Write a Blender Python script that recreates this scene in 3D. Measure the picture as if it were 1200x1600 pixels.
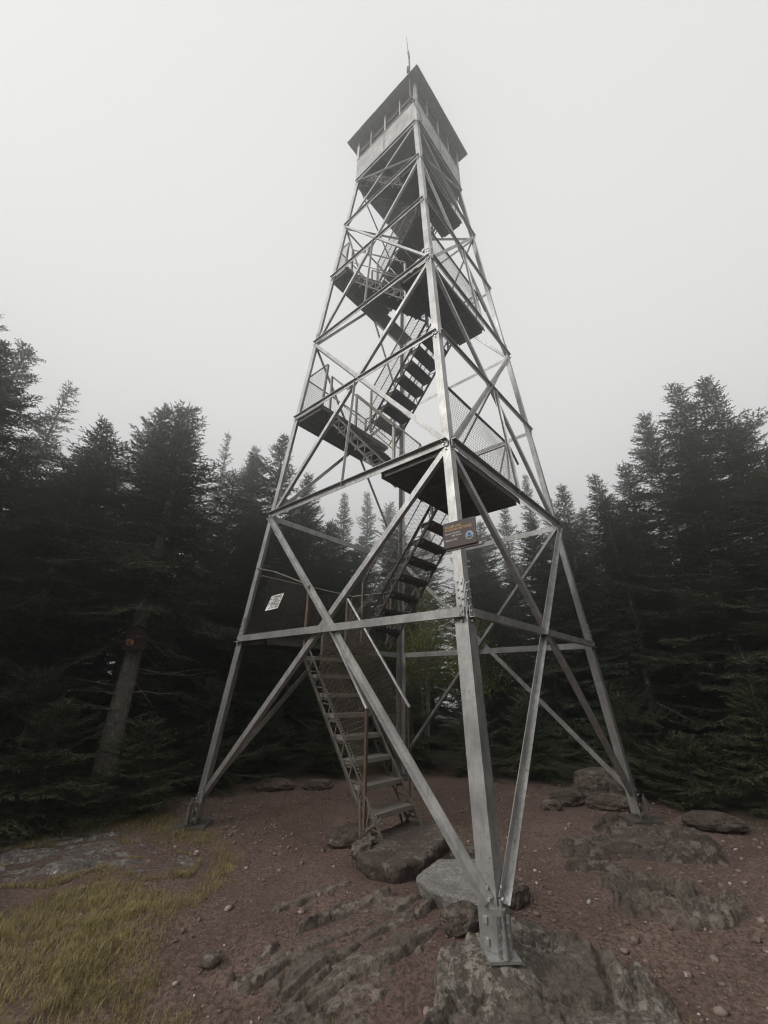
import bpy, math, random
import numpy as np
from mathutils import Vector, Matrix, noise

# ------------------------------------------------------------------ reset
for o in list(bpy.data.objects):
    bpy.data.objects.remove(o, do_unlink=True)
sc = bpy.context.scene
COL = sc.collection
R_ = math.radians

# ------------------------------------------------------------------ camera
cam_d = bpy.data.cameras.new('camera')
cam = bpy.data.objects.new('camera', cam_d)
COL.objects.link(cam)
yaw, pit, rol = 0.0706699, 0.4052012, 0.0092531
Fv = Vector((math.sin(yaw) * math.cos(pit), math.cos(yaw) * math.cos(pit), math.sin(pit)))
Rv = Vector((math.cos(yaw), -math.sin(yaw), 0))
Uv = Rv.cross(Fv)
R2 = math.cos(rol) * Rv + math.sin(rol) * Uv
U2 = -math.sin(rol) * Rv + math.cos(rol) * Uv
M = Matrix((R2, U2, -Fv)).transposed().to_4x4()
M.translation = Vector((-1.1292, -7.0695, 1.7497))
cam.matrix_world = M
cam_d.sensor_fit = 'VERTICAL'
cam_d.sensor_height = 24.0
cam_d.lens = 642.3785 * 24.0 / 1600.0
cam_d.clip_start = 0.05
cam_d.clip_end = 600
sc.camera = cam

# ------------------------------------------------------------------ sky and sun (overcast, in cloud)
SUN_EL, SUN_AZ = R_(38), R_(246)      # azimuth clockwise from +Y
w = bpy.data.worlds.new('World')
sc.world = w
w.use_nodes = True
nt = w.node_tree
nt.nodes.clear()
sky = nt.nodes.new('ShaderNodeTexSky')
sky.sky_type = 'NISHITA'
sky.sun_disc = False
sky.sun_elevation = SUN_EL
sky.sun_rotation = SUN_AZ
sky.dust_density = 4.0
hs = nt.nodes.new('ShaderNodeHueSaturation')
hs.inputs['Saturation'].default_value = 0.05
mx = nt.nodes.new('ShaderNodeMix')
mx.data_type = 'RGBA'
mx.inputs[0].default_value = 0.86
mx.inputs[7].default_value = (7.9, 7.88, 7.82, 1)
bg = nt.nodes.new('ShaderNodeBackground')
bg.inputs['Strength'].default_value = 0.1
out = nt.nodes.new('ShaderNodeOutputWorld')
nt.links.new(sky.outputs[0], hs.inputs['Color'])
nt.links.new(hs.outputs[0], mx.inputs[6])
nt.links.new(mx.outputs[2], bg.inputs['Color'])
nt.links.new(bg.outputs[0], out.inputs['Surface'])

sun_d = bpy.data.lights.new('sun', 'SUN')
sun_d.energy = 1.5
sun_d.angle = R_(22)
sun_d.color = (1.0, 0.97, 0.93)
sun = bpy.data.objects.new('sun', sun_d)
COL.objects.link(sun)
sdir = Vector((math.sin(SUN_AZ) * math.cos(SUN_EL), math.cos(SUN_AZ) * math.cos(SUN_EL), math.sin(SUN_EL)))
sun.rotation_euler = (-sdir).to_track_quat('-Z', 'Y').to_euler()
sun.location = sdir * 60

vs = sc.view_settings
vs.view_transform = 'Standard'
vs.look = 'None'
vs.exposure = 0.30
vs.gamma = 1.0
vs.use_curve_mapping = False
sc.cycles.use_denoising = True
sc.cycles.use_adaptive_sampling = False
sc.cycles.sample_clamp_indirect = 4.0
sc.cycles.max_bounces = 6
sc.cycles.diffuse_bounces = 3
sc.cycles.glossy_bounces = 2
sc.cycles.transmission_bounces = 2
sc.cycles.volume_bounces = 0
sc.cycles.filter_width = 1.15
sc.cycles.transparent_max_bounces = 4
sc.cycles.caustics_reflective = False
sc.cycles.caustics_refractive = False
sc.cycles.volume_step_rate = 1.0

# ------------------------------------------------------------------ materials
MATS = {}


def new_mat(name):
    m = bpy.data.materials.new(name)
    m.use_nodes = True
    n = m.node_tree
    n.nodes.clear()
    o = n.nodes.new('ShaderNodeOutputMaterial')
    b = n.nodes.new('ShaderNodeBsdfPrincipled')
    n.links.new(b.outputs[0], o.inputs['Surface'])
    MATS[name] = m
    return m, n, b


def nd(n, typ, **kw):
    x = n.nodes.new(typ)
    for k, v in kw.items():
        setattr(x, k, v)
    return x


def tex_noise(n, vec, scale, detail=4, rough=0.6, dist=0.0):
    t = nd(n, 'ShaderNodeTexNoise')
    t.inputs['Scale'].default_value = scale
    t.inputs['Detail'].default_value = detail
    t.inputs['Roughness'].default_value = rough
    t.inputs['Distortion'].default_value = dist
    n.links.new(vec, t.inputs['Vector'])
    return t.outputs['Fac']


def ramp(n, fac, stops):
    r = nd(n, 'ShaderNodeValToRGB')
    els = r.color_ramp.elements
    while len(els) > 1:
        els.remove(els[-1])
    els[0].position = stops[0][0]
    els[0].color = (*stops[0][1], 1)
    for p, c in stops[1:]:
        e = els.new(p)
        e.color = (*c, 1)
    n.links.new(fac, r.inputs[0])
    return r.outputs[0]


def gray(v):
    return (v, v, v)


def mixc(n, fac, a, b, mode='MIX'):
    m = nd(n, 'ShaderNodeMix', data_type='RGBA', blend_type=mode)
    for s, v in ((0, fac), (6, a), (7, b)):
        if hasattr(v, 'links'):
            n.links.new(v, m.inputs[s])
        elif s == 0:
            m.inputs[s].default_value = v
        else:
            m.inputs[s].default_value = (*v, 1)
    return m.outputs[2]


def bump(n, b, h, strength, dist):
    bp = nd(n, 'ShaderNodeBump')
    bp.inputs['Strength'].default_value = strength
    bp.inputs['Distance'].default_value = dist
    n.links.new(h, bp.inputs['Height'])
    n.links.new(bp.outputs[0], b.inputs['Normal'])


def coords(n, kind='Object', scale=None):
    if kind == 'Position':
        v = nd(n, 'ShaderNodeNewGeometry').outputs['Position']
    else:
        v = nd(n, 'ShaderNodeTexCoord').outputs[kind]
    if scale:
        mp = nd(n, 'ShaderNodeMapping')
        mp.inputs['Scale'].default_value = scale
        n.links.new(v, mp.inputs['Vector'])
        v = mp.outputs[0]
    return v


def steel(name, base, rust=0.5, metallic=0.5, rough=0.46):
    m, n, b = new_mat(name)
    p = coords(n, 'Position')
    ps = coords(n, 'Position', (9, 9, 1.4))
    a = tex_noise(n, p, 3.0, 5, 0.65)
    s = tex_noise(n, ps, 2.0, 6, 0.7)
    c = ramp(n, a, [(0.34, tuple(v * 0.66 for v in base)), (0.66, tuple(v * 1.16 for v in base))])
    sm = ramp(n, s, [(0.48, gray(0)), (0.62, gray(0.7))])
    c = mixc(n, sm, c, tuple(v * 0.62 for v in base))
    fine = tex_noise(n, p, 26.0, 5, 0.75)
    rm = ramp(n, fine, [(0.60 - 0.06 * rust, gray(0)), (0.70, gray(min(1, rust)))])
    big = tex_noise(n, p, 0.9, 3, 0.6)
    bm = ramp(n, big, [(0.46, gray(0)), (0.6, gray(1))])
    rmm = mixc(n, 1.0, rm, bm, 'MULTIPLY')
    c = mixc(n, rmm, c, (0.13, 0.075, 0.045))
    n.links.new(c, b.inputs['Base Color'])
    b.inputs['Metallic'].default_value = metallic
    b.inputs['Roughness'].default_value = rough
    bump(n, b, fine, 0.25, 0.004)
    return m


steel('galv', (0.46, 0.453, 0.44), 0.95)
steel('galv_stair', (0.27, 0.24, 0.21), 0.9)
steel('rust_pipe', (0.17, 0.115, 0.085), 1.0, 0.2, 0.75)
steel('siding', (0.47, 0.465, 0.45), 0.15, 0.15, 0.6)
steel('floor_sheet', (0.34, 0.33, 0.315), 0.3, 0.1, 0.7)  # sheet-metal grey, also kept pale to add fog haze to the underside
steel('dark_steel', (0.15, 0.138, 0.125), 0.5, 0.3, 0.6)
steel('wire', (0.075, 0.058, 0.048), 0.6, 0.2, 0.7)
steel('wire_rust', (0.17, 0.13, 0.105), 0.5, 0.25, 0.65)
steel('wire_light', (0.30, 0.285, 0.27), 0.3, 0.3, 0.6)
steel('bolt', (0.62, 0.61, 0.59), 0.1, 0.4, 0.4)


def wood(name, c0, c1, axis=(1, 1, 1)):
    m, n, b = new_mat(name)
    p = coords(n, 'Object', axis)
    g = tex_noise(n, p, 6.0, 6, 0.7, 0.4)
    rnd = nd(n, 'ShaderNodeObjectInfo').outputs['Random']
    c = ramp(n, g, [(0.3, c0), (0.7, c1)])
    rr = ramp(n, rnd, [(0, gray(0.75)), (1, gray(1.15))])
    c = mixc(n, 1.0, c, rr, 'MULTIPLY')
    n.links.new(c, b.inputs['Base Color'])
    b.inputs['Roughness'].default_value = 0.85
    bump(n, b, g, 0.5, 0.006)
    return m


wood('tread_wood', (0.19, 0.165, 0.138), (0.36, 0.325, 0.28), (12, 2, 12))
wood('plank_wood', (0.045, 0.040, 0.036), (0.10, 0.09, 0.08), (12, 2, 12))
wood('box_wood', (0.045, 0.028, 0.022), (0.085, 0.052, 0.042), (8, 8, 2))


def plain(name, c, rough=0.7, metallic=0.0, var=0.15, scale=8):
    m, n, b = new_mat(name)
    g = tex_noise(n, coords(n, 'Position'), scale, 4)
    cc = ramp(n, g, [(0.3, tuple(v * (1 - var) for v in c)), (0.7, tuple(v * (1 + var) for v in c))])
    n.links.new(cc, b.inputs['Base Color'])
    b.inputs['Roughness'].default_value = rough
    b.inputs['Metallic'].default_value = metallic
    return m


plain('sign_brown', (0.088, 0.066, 0.064), 0.6, 0, 0.1)
plain('sign_yellow', (0.66, 0.43, 0.17), 0.6)
plain('sign_white', (0.78, 0.77, 0.74), 0.6, 0, 0.06)
plain('sign_ink', (0.05, 0.055, 0.05), 0.7)
plain('emblem_blue', (0.22, 0.34, 0.58), 0.6)
plain('emblem_dark', (0.02, 0.035, 0.09), 0.6)
plain('emblem_green', (0.07, 0.13, 0.05), 0.6)
plain('emblem_tan', (0.62, 0.53, 0.33), 0.6)
plain('marker_orange', (0.66, 0.21, 0.045), 0.6, 0, 0.2, 20)
plain('marker_ink', (0.06, 0.03, 0.02), 0.6)
plain('roof_metal', (0.42, 0.41, 0.395), 0.6, 0.1)  # grey lightened so the roof underside carries fog haze in its colour


def rock_mat(name, dark, light, lichen, lich_amt=0.5, sc_=1.0):
    m, n, b = new_mat(name)
    p = coords(n, 'Position')
    a = tex_noise(n, p, 3.0 * sc_, 9, 0.75, 0.4)
    f = tex_noise(n, p, 34 * sc_, 6, 0.8)
    c = ramp(n, a, [(0.34, dark), (0.52, tuple((x + y) / 2 for x, y in zip(dark, light))), (0.66, light)])
    c = mixc(n, ramp(n, f, [(0.38, gray(0.85)), (0.56, gray(0))]), c, tuple(v * 0.38 for v in dark))
    l = tex_noise(n, p, 13 * sc_, 8, 0.72, 0.15)
    l2 = tex_noise(n, p, 2.0 * sc_, 4, 0.6)
    lm = mixc(n, 1.0, ramp(n, l, [(0.505, gray(0)), (0.55, gray(lich_amt))]), ramp(n, l2, [(0.42, gray(0)), (0.54, gray(1))]), 'MULTIPLY')
    c = mixc(n, lm, c, lichen)
    sp = tex_noise(n, p, 60 * sc_, 3, 0.7)
    c = mixc(n, ramp(n, sp, [(0.66, gray(0)), (0.72, gray(0.6))]), c, tuple(min(0.6, v * 1.5) for v in lichen))
    n.links.new(c, b.inputs['Base Color'])
    b.inputs['Roughness'].default_value = 0.85
    h = mixc(n, 0.35, a, f)
    bump(n, b, h, 1.0, 0.07)
    return m


rock_mat('bedrock', (0.13, 0.104, 0.084), (0.30, 0.247, 0.20), (0.50, 0.465, 0.40), 0.65)
rock_mat('ledge_rock', (0.14, 0.11, 0.088), (0.32, 0.256, 0.203), (0.42, 0.37, 0.31), 0.55)
rock_mat('grey_ledge', (0.14, 0.122, 0.107), (0.33, 0.295, 0.26), (0.44, 0.415, 0.375), 0.7)
rock_mat('brown_rock', (0.085, 0.064, 0.052), (0.20, 0.152, 0.124), (0.36, 0.31, 0.255), 0.55)
rock_mat('slab_grey', (0.33, 0.31, 0.285), (0.58, 0.56, 0.525), (0.66, 0.64, 0.60), 0.6, 1.6)


def dirt():
    m, n, b = new_mat('dirt')
    p = coords(n, 'Position')
    a = tex_noise(n, p, 0.9, 9, 0.72)
    c = ramp(n, a, [(0.32, (0.22, 0.145, 0.115)), (0.5, (0.335, 0.225, 0.182)), (0.68, (0.45, 0.305, 0.25))])
    f = tex_noise(n, p, 30, 5, 0.8)
    c = mixc(n, ramp(n, f, [(0.42, gray(0.8)), (0.58, gray(0))]), c, (0.095, 0.061, 0.045))
    v = nd(n, 'ShaderNodeTexVoronoi')
    v.inputs['Scale'].default_value = 55
    n.links.new(p, v.inputs['Vector'])
    vm = ramp(n, v.outputs['Distance'], [(0.0, gray(1)), (0.30, gray(0))])
    sel = nd(n, 'ShaderNodeSeparateColor')
    n.links.new(v.outputs['Color'], sel.inputs[0])
    pick = ramp(n, sel.outputs[0], [(0.78, gray(0)), (0.84, gray(0.8))])
    pm = mixc(n, 1.0, vm, pick, 'MULTIPLY')
    c = mixc(n, pm, c, (0.46, 0.39, 0.34))
    # damp, mossy forest floor far from the trodden middle
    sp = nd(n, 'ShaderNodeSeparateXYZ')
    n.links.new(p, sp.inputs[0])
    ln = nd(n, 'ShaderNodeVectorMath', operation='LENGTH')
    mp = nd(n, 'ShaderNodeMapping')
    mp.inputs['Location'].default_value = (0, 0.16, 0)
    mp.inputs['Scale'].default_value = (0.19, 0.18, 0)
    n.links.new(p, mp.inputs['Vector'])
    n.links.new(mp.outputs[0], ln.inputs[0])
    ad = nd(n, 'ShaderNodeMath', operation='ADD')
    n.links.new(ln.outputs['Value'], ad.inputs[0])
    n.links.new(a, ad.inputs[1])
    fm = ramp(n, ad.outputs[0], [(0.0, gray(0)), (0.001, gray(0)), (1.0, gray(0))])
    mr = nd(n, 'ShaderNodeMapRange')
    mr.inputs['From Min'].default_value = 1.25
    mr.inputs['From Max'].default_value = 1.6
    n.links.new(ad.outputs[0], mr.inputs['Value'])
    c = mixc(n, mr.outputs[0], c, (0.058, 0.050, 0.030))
    n.links.new(c, b.inputs['Base Color'])
    b.inputs['Roughness'].default_value = 0.95
    h = mixc(n, 0.4, f, pm)
    bump(n, b, h, 1.0, 0.09)
    return m


dirt()


def foliage(name, c0, c1, tl=0.25, fs=9.0):
    m, n, b = new_mat(name)
    p = coords(n, 'Position')
    a = tex_noise(n, p, 0.8, 3, 0.6)
    f = tex_noise(n, p, fs, 3, 0.6)
    rnd = nd(n, 'ShaderNodeObjectInfo').outputs['Random']
    c = ramp(n, a, [(0.3, c0), (0.7, c1)])
    c = mixc(n, 1.0, c, ramp(n, f, [(0.3, gray(0.7)), (0.7, gray(1.3))]), 'MULTIPLY')
    c = mixc(n, 1.0, c, ramp(n, rnd, [(0, gray(0.8)), (1, gray(1.2))]), 'MULTIPLY')
    n.links.new(c, b.inputs['Base Color'])
    b.inputs['Roughness'].default_value = 0.7
    b.inputs['Specular IOR Level'].default_value = 0.25
    t = nd(n, 'ShaderNodeBsdfTranslucent')
    n.links.new(c, t.inputs['Color'])
    ms = nd(n, 'ShaderNodeMixShader')
    ms.inputs[0].default_value = tl
    n.links.new(b.outputs[0], ms.inputs[1])
    n.links.new(t.outputs[0], ms.inputs[2])
    o = [x for x in n.nodes if x.type == 'OUTPUT_MATERIAL'][0]
    n.links.new(ms.outputs[0], o.inputs['Surface'])
    return m


foliage('needles', (0.090, 0.108, 0.066), (0.140, 0.160, 0.098))
foliage('needles_young', (0.078, 0.100, 0.050), (0.130, 0.152, 0.076))
foliage('leaves', (0.15, 0.17, 0.045), (0.27, 0.27, 0.08), 0.4)
foliage('grass_blades', (0.265, 0.228, 0.10), (0.42, 0.345, 0.175), 0.3, 14.0)


def bark(name, c0, c1, light):
    m, n, b = new_mat(name)
    p = coords(n, 'Object', (1, 1, 0.45))
    v = nd(n, 'ShaderNodeTexVoronoi')
    v.inputs['Scale'].default_value = 38
    n.links.new(p, v.inputs['Vector'])
    f = tex_noise(n, p, 14, 6, 0.75)
    c = ramp(n, f, [(0.3, c0), (0.65, c1)])
    l = tex_noise(n, coords(n, 'Object', (1, 1, 0.7)), 17, 4, 0.7)
    c = mixc(n, ramp(n, l, [(0.56, gray(0)), (0.66, gray(0.8))]), c, light)
    n.links.new(c, b.inputs['Base Color'])
    b.inputs['Roughness'].default_value = 0.9
    h = mixc(n, 0.5, v.outputs['Distance'], f)
    bump(n, b, h, 1.0, 0.03)
    return m


bark('bark', (0.10, 0.085, 0.070), (0.24, 0.212, 0.18), (0.44, 0.42, 0.385))

# ------------------------------------------------------------------ mesh helpers
S2_ = 1 / math.sqrt(2)


def W(a, b, z):
    """tower axes: a runs from the near leg to the left leg, b from the near leg to the right leg"""
    return Vector(((b - a) * S2_, (a + b) * S2_, z))


def link(o, parent=None):
    COL.objects.link(o)
    if parent is not None:
        o.parent = parent
    return o


def empty(name, loc=(0, 0, 0), rz=0):
    o = bpy.data.objects.new(name, None)
    o.empty_display_size = 0.2
    o.location = loc
    o.rotation_euler = (0, 0, rz)
    return link(o)


def tag(o, label=None, cat=None, group=None, kind=None):
    if label:
        o['label'] = label
    if cat:
        o['category'] = cat
    if group:
        o['group'] = group
    if kind:
        o['kind'] = kind
    return o


class MB:
    def __init__(self):
        self.v, self.f = [], []

    def add(self, vs, fs):
        k = len(self.v)
        self.v += [tuple(x) for x in vs]
        self.f += [tuple(i + k for i in f) for f in fs]

    def hexa(self, c8):
        # bottom four, top four (counter-clockwise from above)
        self.add(c8, [(3, 2, 1, 0), (4, 5, 6, 7), (0, 1, 5, 4), (1, 2, 6, 5), (2, 3, 7, 6), (3, 0, 4, 7)])

    def box(self, c, hx, hy, hz, X=(1, 0, 0), Y=(0, 1, 0), Z=(0, 0, 1)):
        c = Vector(c)
        X, Y, Z = Vector(X) * hx, Vector(Y) * hy, Vector(Z) * hz
        self.hexa([c - X - Y - Z, c + X - Y - Z, c + X + Y - Z, c - X + Y - Z,
                   c - X - Y + Z, c + X - Y + Z, c + X + Y + Z, c - X + Y + Z])

    def flat(self, p0, p1, d1, w, d2, t):
        """bar from p0 to p1 with its section spanned by d1*w and d2*t from that edge"""
        p0, p1, a, b = Vector(p0), Vector(p1), Vector(d1) * w, Vector(d2) * t
        self.hexa([p0, p0 + a, p0 + a + b, p0 + b, p1, p1 + a, p1 + a + b, p1 + b])

    def angle(self, p0, p1, d1, d2, w1, w2, t):
        """L section along p0-p1; heel on the line, legs w1 along d1 and w2 along d2 (d1 perpendicular to d2)"""
        p0, p1, d1, d2 = Vector(p0), Vector(p1), Vector(d1), Vector(d2)
        s = [(0, 0), (w1, 0), (w1, t), (t, t), (t, w2), (0, w2)]
        A = [p0 + d1 * x + d2 * y for x, y in s]
        B = [p1 + d1 * x + d2 * y for x, y in s]
        fs = [(i, (i + 1) % 6, 6 + (i + 1) % 6, 6 + i) for i in range(6)]
        self.add(A + B, fs + [(3, 2, 1, 0), (5, 4, 3, 0), (6, 7, 8, 9), (6, 9, 10, 11)])

    def tube(self, pts, r, n=8, r1=None, cap=True):
        pts = [Vector(p) for p in pts]
        k = len(self.v)
        m = len(pts)
        up = None
        for i, p in enumerate(pts):
            t = (pts[min(i + 1, m - 1)] - pts[max(i - 1, 0)]).normalized()
            if up is None:
                up = Vector((0, 0, 1)) if abs(t.z) < 0.9 else Vector((1, 0, 0))
            x = t.cross(up).normalized()
            y = x.cross(t)
            up = y
            rr = r if r1 is None else r + (r1 - r) * i / max(1, m - 1)
            for j in range(n):
                an = 2 * math.pi * j / n
                self.v.append(tuple(p + (x * math.cos(an) + y * math.sin(an)) * rr))
        for i in range(m - 1):
            for j in range(n):
                a, b = k + i * n + j, k + i * n + (j + 1) % n
                self.f.append((a, b, b + n, a + n))
        if cap:
            self.f.append(tuple(k + j for j in reversed(range(n))))
            self.f.append(tuple(k + (m - 1) * n + j for j in range(n)))

    def disc(self, c, nrm, r, h, n=20, ref=(0, 0, 1)):
        self.tube([Vector(c), Vector(c) + Vector(nrm) * h], r, n)

    def mesh(self, name, mat, smooth=False):
        me = bpy.data.meshes.new(name)
        me.from_pydata(self.v, [], self.f)
        if mat:
            me.materials.append(MATS[mat])
        if smooth:
            me.shade_smooth()
        me.update()
        return me

    def build(self, name, mat, parent=None, smooth=False, loc=None):
        o = bpy.data.objects.new(name, self.mesh(name, mat, smooth))
        if loc is not None:
            o.location = loc
        return link(o, parent)


def np_mesh(name, V, F, mat, smooth=False):
    me = bpy.data.meshes.new(name)
    V = np.asarray(V, dtype=np.float32)
    F = np.asarray(F, dtype=np.int32)
    n, k = F.shape
    me.vertices.add(len(V))
    me.vertices.foreach_set('co', V.ravel())
    me.loops.add(n * k)
    me.loops.foreach_set('vertex_index', F.ravel())
    me.polygons.add(n)
    me.polygons.foreach_set('loop_start', np.arange(0, n * k, k, dtype=np.int32))
    me.polygons.foreach_set('loop_total', np.full(n, k, dtype=np.int32))
    me.materials.append(MATS[mat])
    me.update(calc_edges=True)
    if smooth:
        me.shade_smooth()
    return me


# ------------------------------------------------------------------ ground
def in_poly(x, y, poly):
    c = False
    j = len(poly) - 1
    for i in range(len(poly)):
        xi, yi = poly[i]
        xj, yj = poly[j]
        if (yi > y) != (yj > y) and x < (xj - xi) * (y - yi) / (yj - yi) + xi:
            c = not c
        j = i
    return c


def edge_dist(x, y, poly):
    best = 1e9
    j = len(poly) - 1
    for i in range(len(poly)):
        ax, ay = poly[j]
        bx, by = poly[i]
        dx, dy = bx - ax, by - ay
        L2 = dx * dx + dy * dy + 1e-9
        t = max(0, min(1, ((x - ax) * dx + (y - ay) * dy) / L2))
        best = min(best, math.hypot(x - ax - dx * t, y - ay - dy * t))
        j = i
    return best


FEET = [(0, -3.24), (-3.24, 0), (3.24, 0), (0, 3.24)]


def ground_z(x, y):
    z = 0.055 * noise.noise((x * 0.45 + 7, y * 0.45, 0)) + 0.028 * noise.noise((x * 1.4, y * 1.4, 3)) + 0.012 * noise.noise((x * 4.2, y * 4.2, 9))
    r = math.hypot(x, y)
    if r > 7:
        z -= 0.02 * (r - 7)
    t = max(0.0, min(1.0, (-y - 2.7) / 1.0))
    z -= 0.13 * t * t * (3 - 2 * t)
    for fx, fy in FEET[1:]:
        d = math.hypot(x - fx, y - fy)
        if d < 0.8:
            z *= d / 0.8
    return z - 0.02


def build_ground():
    # fine sheet in the clearing, coarser rings out to the horizon, one mesh
    V, F = [], []
    xs = list(np.linspace(-60, -9, 14)) + list(np.arange(-8.2, -5, 0.12)) + list(np.arange(-5, 5, 0.03)) + list(np.arange(5, 8.3, 0.12)) + list(np.linspace(9, 60, 14))
    ys = list(np.linspace(-60, -9, 14)) + list(np.arange(-8.2, -4.6, 0.12)) + list(np.arange(-4.6, -1.0, 0.03)) + list(np.arange(-1.0, 3.0, 0.06)) + list(np.arange(3.0, 8.3, 0.12)) + list(np.linspace(9, 60, 14))
    nx, ny = len(xs), len(ys)
    for y in ys:
        for x in xs:
            z = ground_z(x, y)
            if abs(x) < 5 and -4.6 < y < 3:
                z += 0.010 * noise.fractal((x * 9, y * 9, 1), 0.7, 2.1, 4)
            V.append((x, y, z))
    i = np.arange(nx - 1)
    j = np.arange(ny - 1)
    I, J = np.meshgrid(i, j)
    a = (J * nx + I).ravel()
    F = np.stack([a, a + 1, a + 1 + nx, a + nx], 1)
    o = bpy.data.objects.new('ground', np_mesh('ground', V, F, 'dirt', True))
    tag(link(o), 'trodden red-brown dirt clearing around the tower feet', None, None, 'structure')


build_ground()


# ------------------------------------------------------------------ rocks
def ledge(name, label, poly, hfun, mat, step=0.022, edge=0.12, parent=None, cat='rock', depth=0.07, group=None):
    """bedrock sheet: height field inside an outline, sinking into the soil at its rim"""
    xs = [p[0] for p in poly]
    ys = [p[1] for p in poly]
    x0, x1, y0, y1 = min(xs) - 0.1, max(xs) + 0.1, min(ys) - 0.1, max(ys) + 0.1
    cx, cy = (x0 + x1) / 2, (y0 + y1) / 2
    nx, ny = int((x1 - x0) / step) + 2, int((y1 - y0) / step) + 2
    idx, V, F = {}, [], []
    for j in range(ny):
        for i in range(nx):
            x, y = x0 + i * step, y0 + j * step
            wx = x + 0.10 * noise.noise((x * 3, y * 3, 5)) + 0.04 * noise.noise((x * 11, y * 11, 5))
            wy = y + 0.10 * noise.noise((x * 3, y * 3, 15)) + 0.04 * noise.noise((x * 11, y * 11, 15))
            d = edge_dist(wx, wy, poly)
            ins = in_poly(wx, wy, poly)
            if not ins and d > 0.08:
                continue
            d = d if ins else -d
            k = max(0.0, min(1.0, (d + 0.03) / edge))
            k = k * k * (3 - 2 * k)
            z = ground_z(x, y) - depth + (hfun(x, y) + depth) * k
            idx[(i, j)] = len(V)
            V.append((x - cx, y - cy, z))
    for (i, j), a in idx.items():
        q = [idx.get(t) for t in ((i + 1, j), (i + 1, j + 1), (i, j + 1))]
        if None not in q:
            F.append((a, *q))
    o = bpy.data.objects.new(name, np_mesh(name, V, F, mat, True))
    o.location = (cx, cy, 0)
    link(o, parent)
    tag(o, label, cat, group)
    return o


def strata(x, y, ang, spacing, amp, seed, warp=0.35):
    """tilted layers along a strike, breaking off in sharp steps towards +u, with finer partings"""
    u = x * math.cos(ang) + y * math.sin(ang)
    v = -x * math.sin(ang) + y * math.cos(ang)
    bend = warp * 1.6 * noise.noise((u * 1.1 + seed, v * 0.7, seed)) + warp * 0.45 * noise.noise((u * 4, v * 1.6, seed + 4)) + 0.05 * noise.noise((u * 15, v * 9, seed))
    q = u / spacing + bend
    f = q - math.floor(q)
    k = math.floor(q)
    s = f ** 0.7 if f < 0.95 else (1 - (f - 0.95) / 0.05) * 0.965
    z = amp * s * (0.35 + 1.5 * abs(noise.noise((k * 3.7, v * 0.9, seed))))
    q2 = u / (spacing * 0.27) + bend * 2.2 + 0.3 * noise.noise((u * 9, v * 3, seed))
    f2 = q2 - math.floor(q2)
    s2 = f2 if f2 < 0.88 else (1 - (f2 - 0.88) / 0.12) * 0.88
    return z + amp * 0.34 * s2 * max(0.0, 0.45 + 1.3 * noise.noise((u * 2, v * 0.8, seed + 2)))


def cracks(x, y, scale, seed, width, depth):
    """joints between broken blocks of rock"""
    wx = x + 0.10 * noise.noise((x * 2.5, y * 2.5, seed)) + 0.03 * noise.noise((x * 9, y * 9, seed))
    wy = y + 0.10 * noise.noise((x * 2.5, y * 2.5, seed + 7)) + 0.03 * noise.noise((x * 9, y * 9, seed + 7))
    d, p = noise.voronoi((wx * scale, wy * scale * 1.5, seed))
    e = (d[1] - d[0]) / width
    lift = noise.cell(p[0] * 7.3)
    return -depth * max(0.0, 1 - e) ** 0.7 + depth * 0.7 * lift


def fbm(x, y, s, seed):
    return noise.fractal((x * s, y * s, seed), 0.9, 2.1, 5)


rock_a = [(-0.90, -4.0), (-0.76, -3.74), (-0.56, -3.50), (-0.42, -3.14), (-0.15, -2.86), (0.32, -2.78), (0.72, -2.96), (0.98, -3.24), (1.02, -3.6), (0.85, -4.3), (-0.83, -4.4)]


def h_a(x, y):
    z = 0.085 + 0.045 * fbm(x, y, 1.7, 1.3) + 0.016 * fbm(x, y, 8, 3)
    z += cracks(x, y, 1.7, 3.3, 0.075, 0.07) + cracks(x, y, 4.6, 8.3, 0.10, 0.02)
    z += strata(x, y, R_(-118), 0.30, 0.04, 2.2)
    d = math.hypot(x, (y + 3.13) * 0.7)
    k = min(1, max(0, (d - 0.13) / 0.18))
    gz = 0.012 - ground_z(x, y)
    return z * k + gz * (1 - k)


ledge('bedrock', 'lichen-blotched cracked bedrock hump under the nearest tower foot', rock_a, h_a, 'bedrock', 0.0125, 0.085)

rock_b = [(-1.95, -3.2), (-1.62, -2.91), (-1.32, -2.44), (-0.99, -2.14), (-0.52, -2.2), (-0.16, -2.36), (-0.3, -2.75), (-0.6, -3.1), (-0.84, -3.4), (-1.09, -3.65), (-1.3, -3.95), (-1.75, -3.95), (-1.6, -3.54), (-1.55, -3.34)]
ledge('bedrock', 'long ridged brown ledge splitting into parallel layers in the foreground dirt', rock_b,
      lambda x, y: -0.005 + 0.05 * noise.noise((x * 1.3, y * 1.3, 51)) + strata(x, y, R_(-46), 0.24, 0.085, 5.1, 0.8) + 0.02 * fbm(x, y, 3, 5) + 0.012 * fbm(x, y, 12, 6) + cracks(x, y, 2.2, 9.1, 0.06, 0.035), 'ledge_rock', 0.0125, 0.09)

rock_h = [(-4.5, -1.85), (-6.2, -0.9), (-5.3, -0.22), (-4.36, -0.2), (-3.58, -0.5), (-2.75, -1.05), (-2.66, -1.65), (-3.1, -1.8), (-3.62, -1.4), (-3.86, -1.9)]
ledge('bedrock', 'flat grey flaky ledge lying in the grass at far left', rock_h,
      lambda x, y: -0.03 + strata(x, y, R_(-66), 0.22, 0.06, 7.7, 0.5) + 0.02 * fbm(x, y, 2.4, 8) + 0.012 * fbm(x, y, 9, 3) + cracks(x, y, 2.0, 2.1, 0.07, 0.03), 'grey_ledge', 0.022, 0.15)

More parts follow.
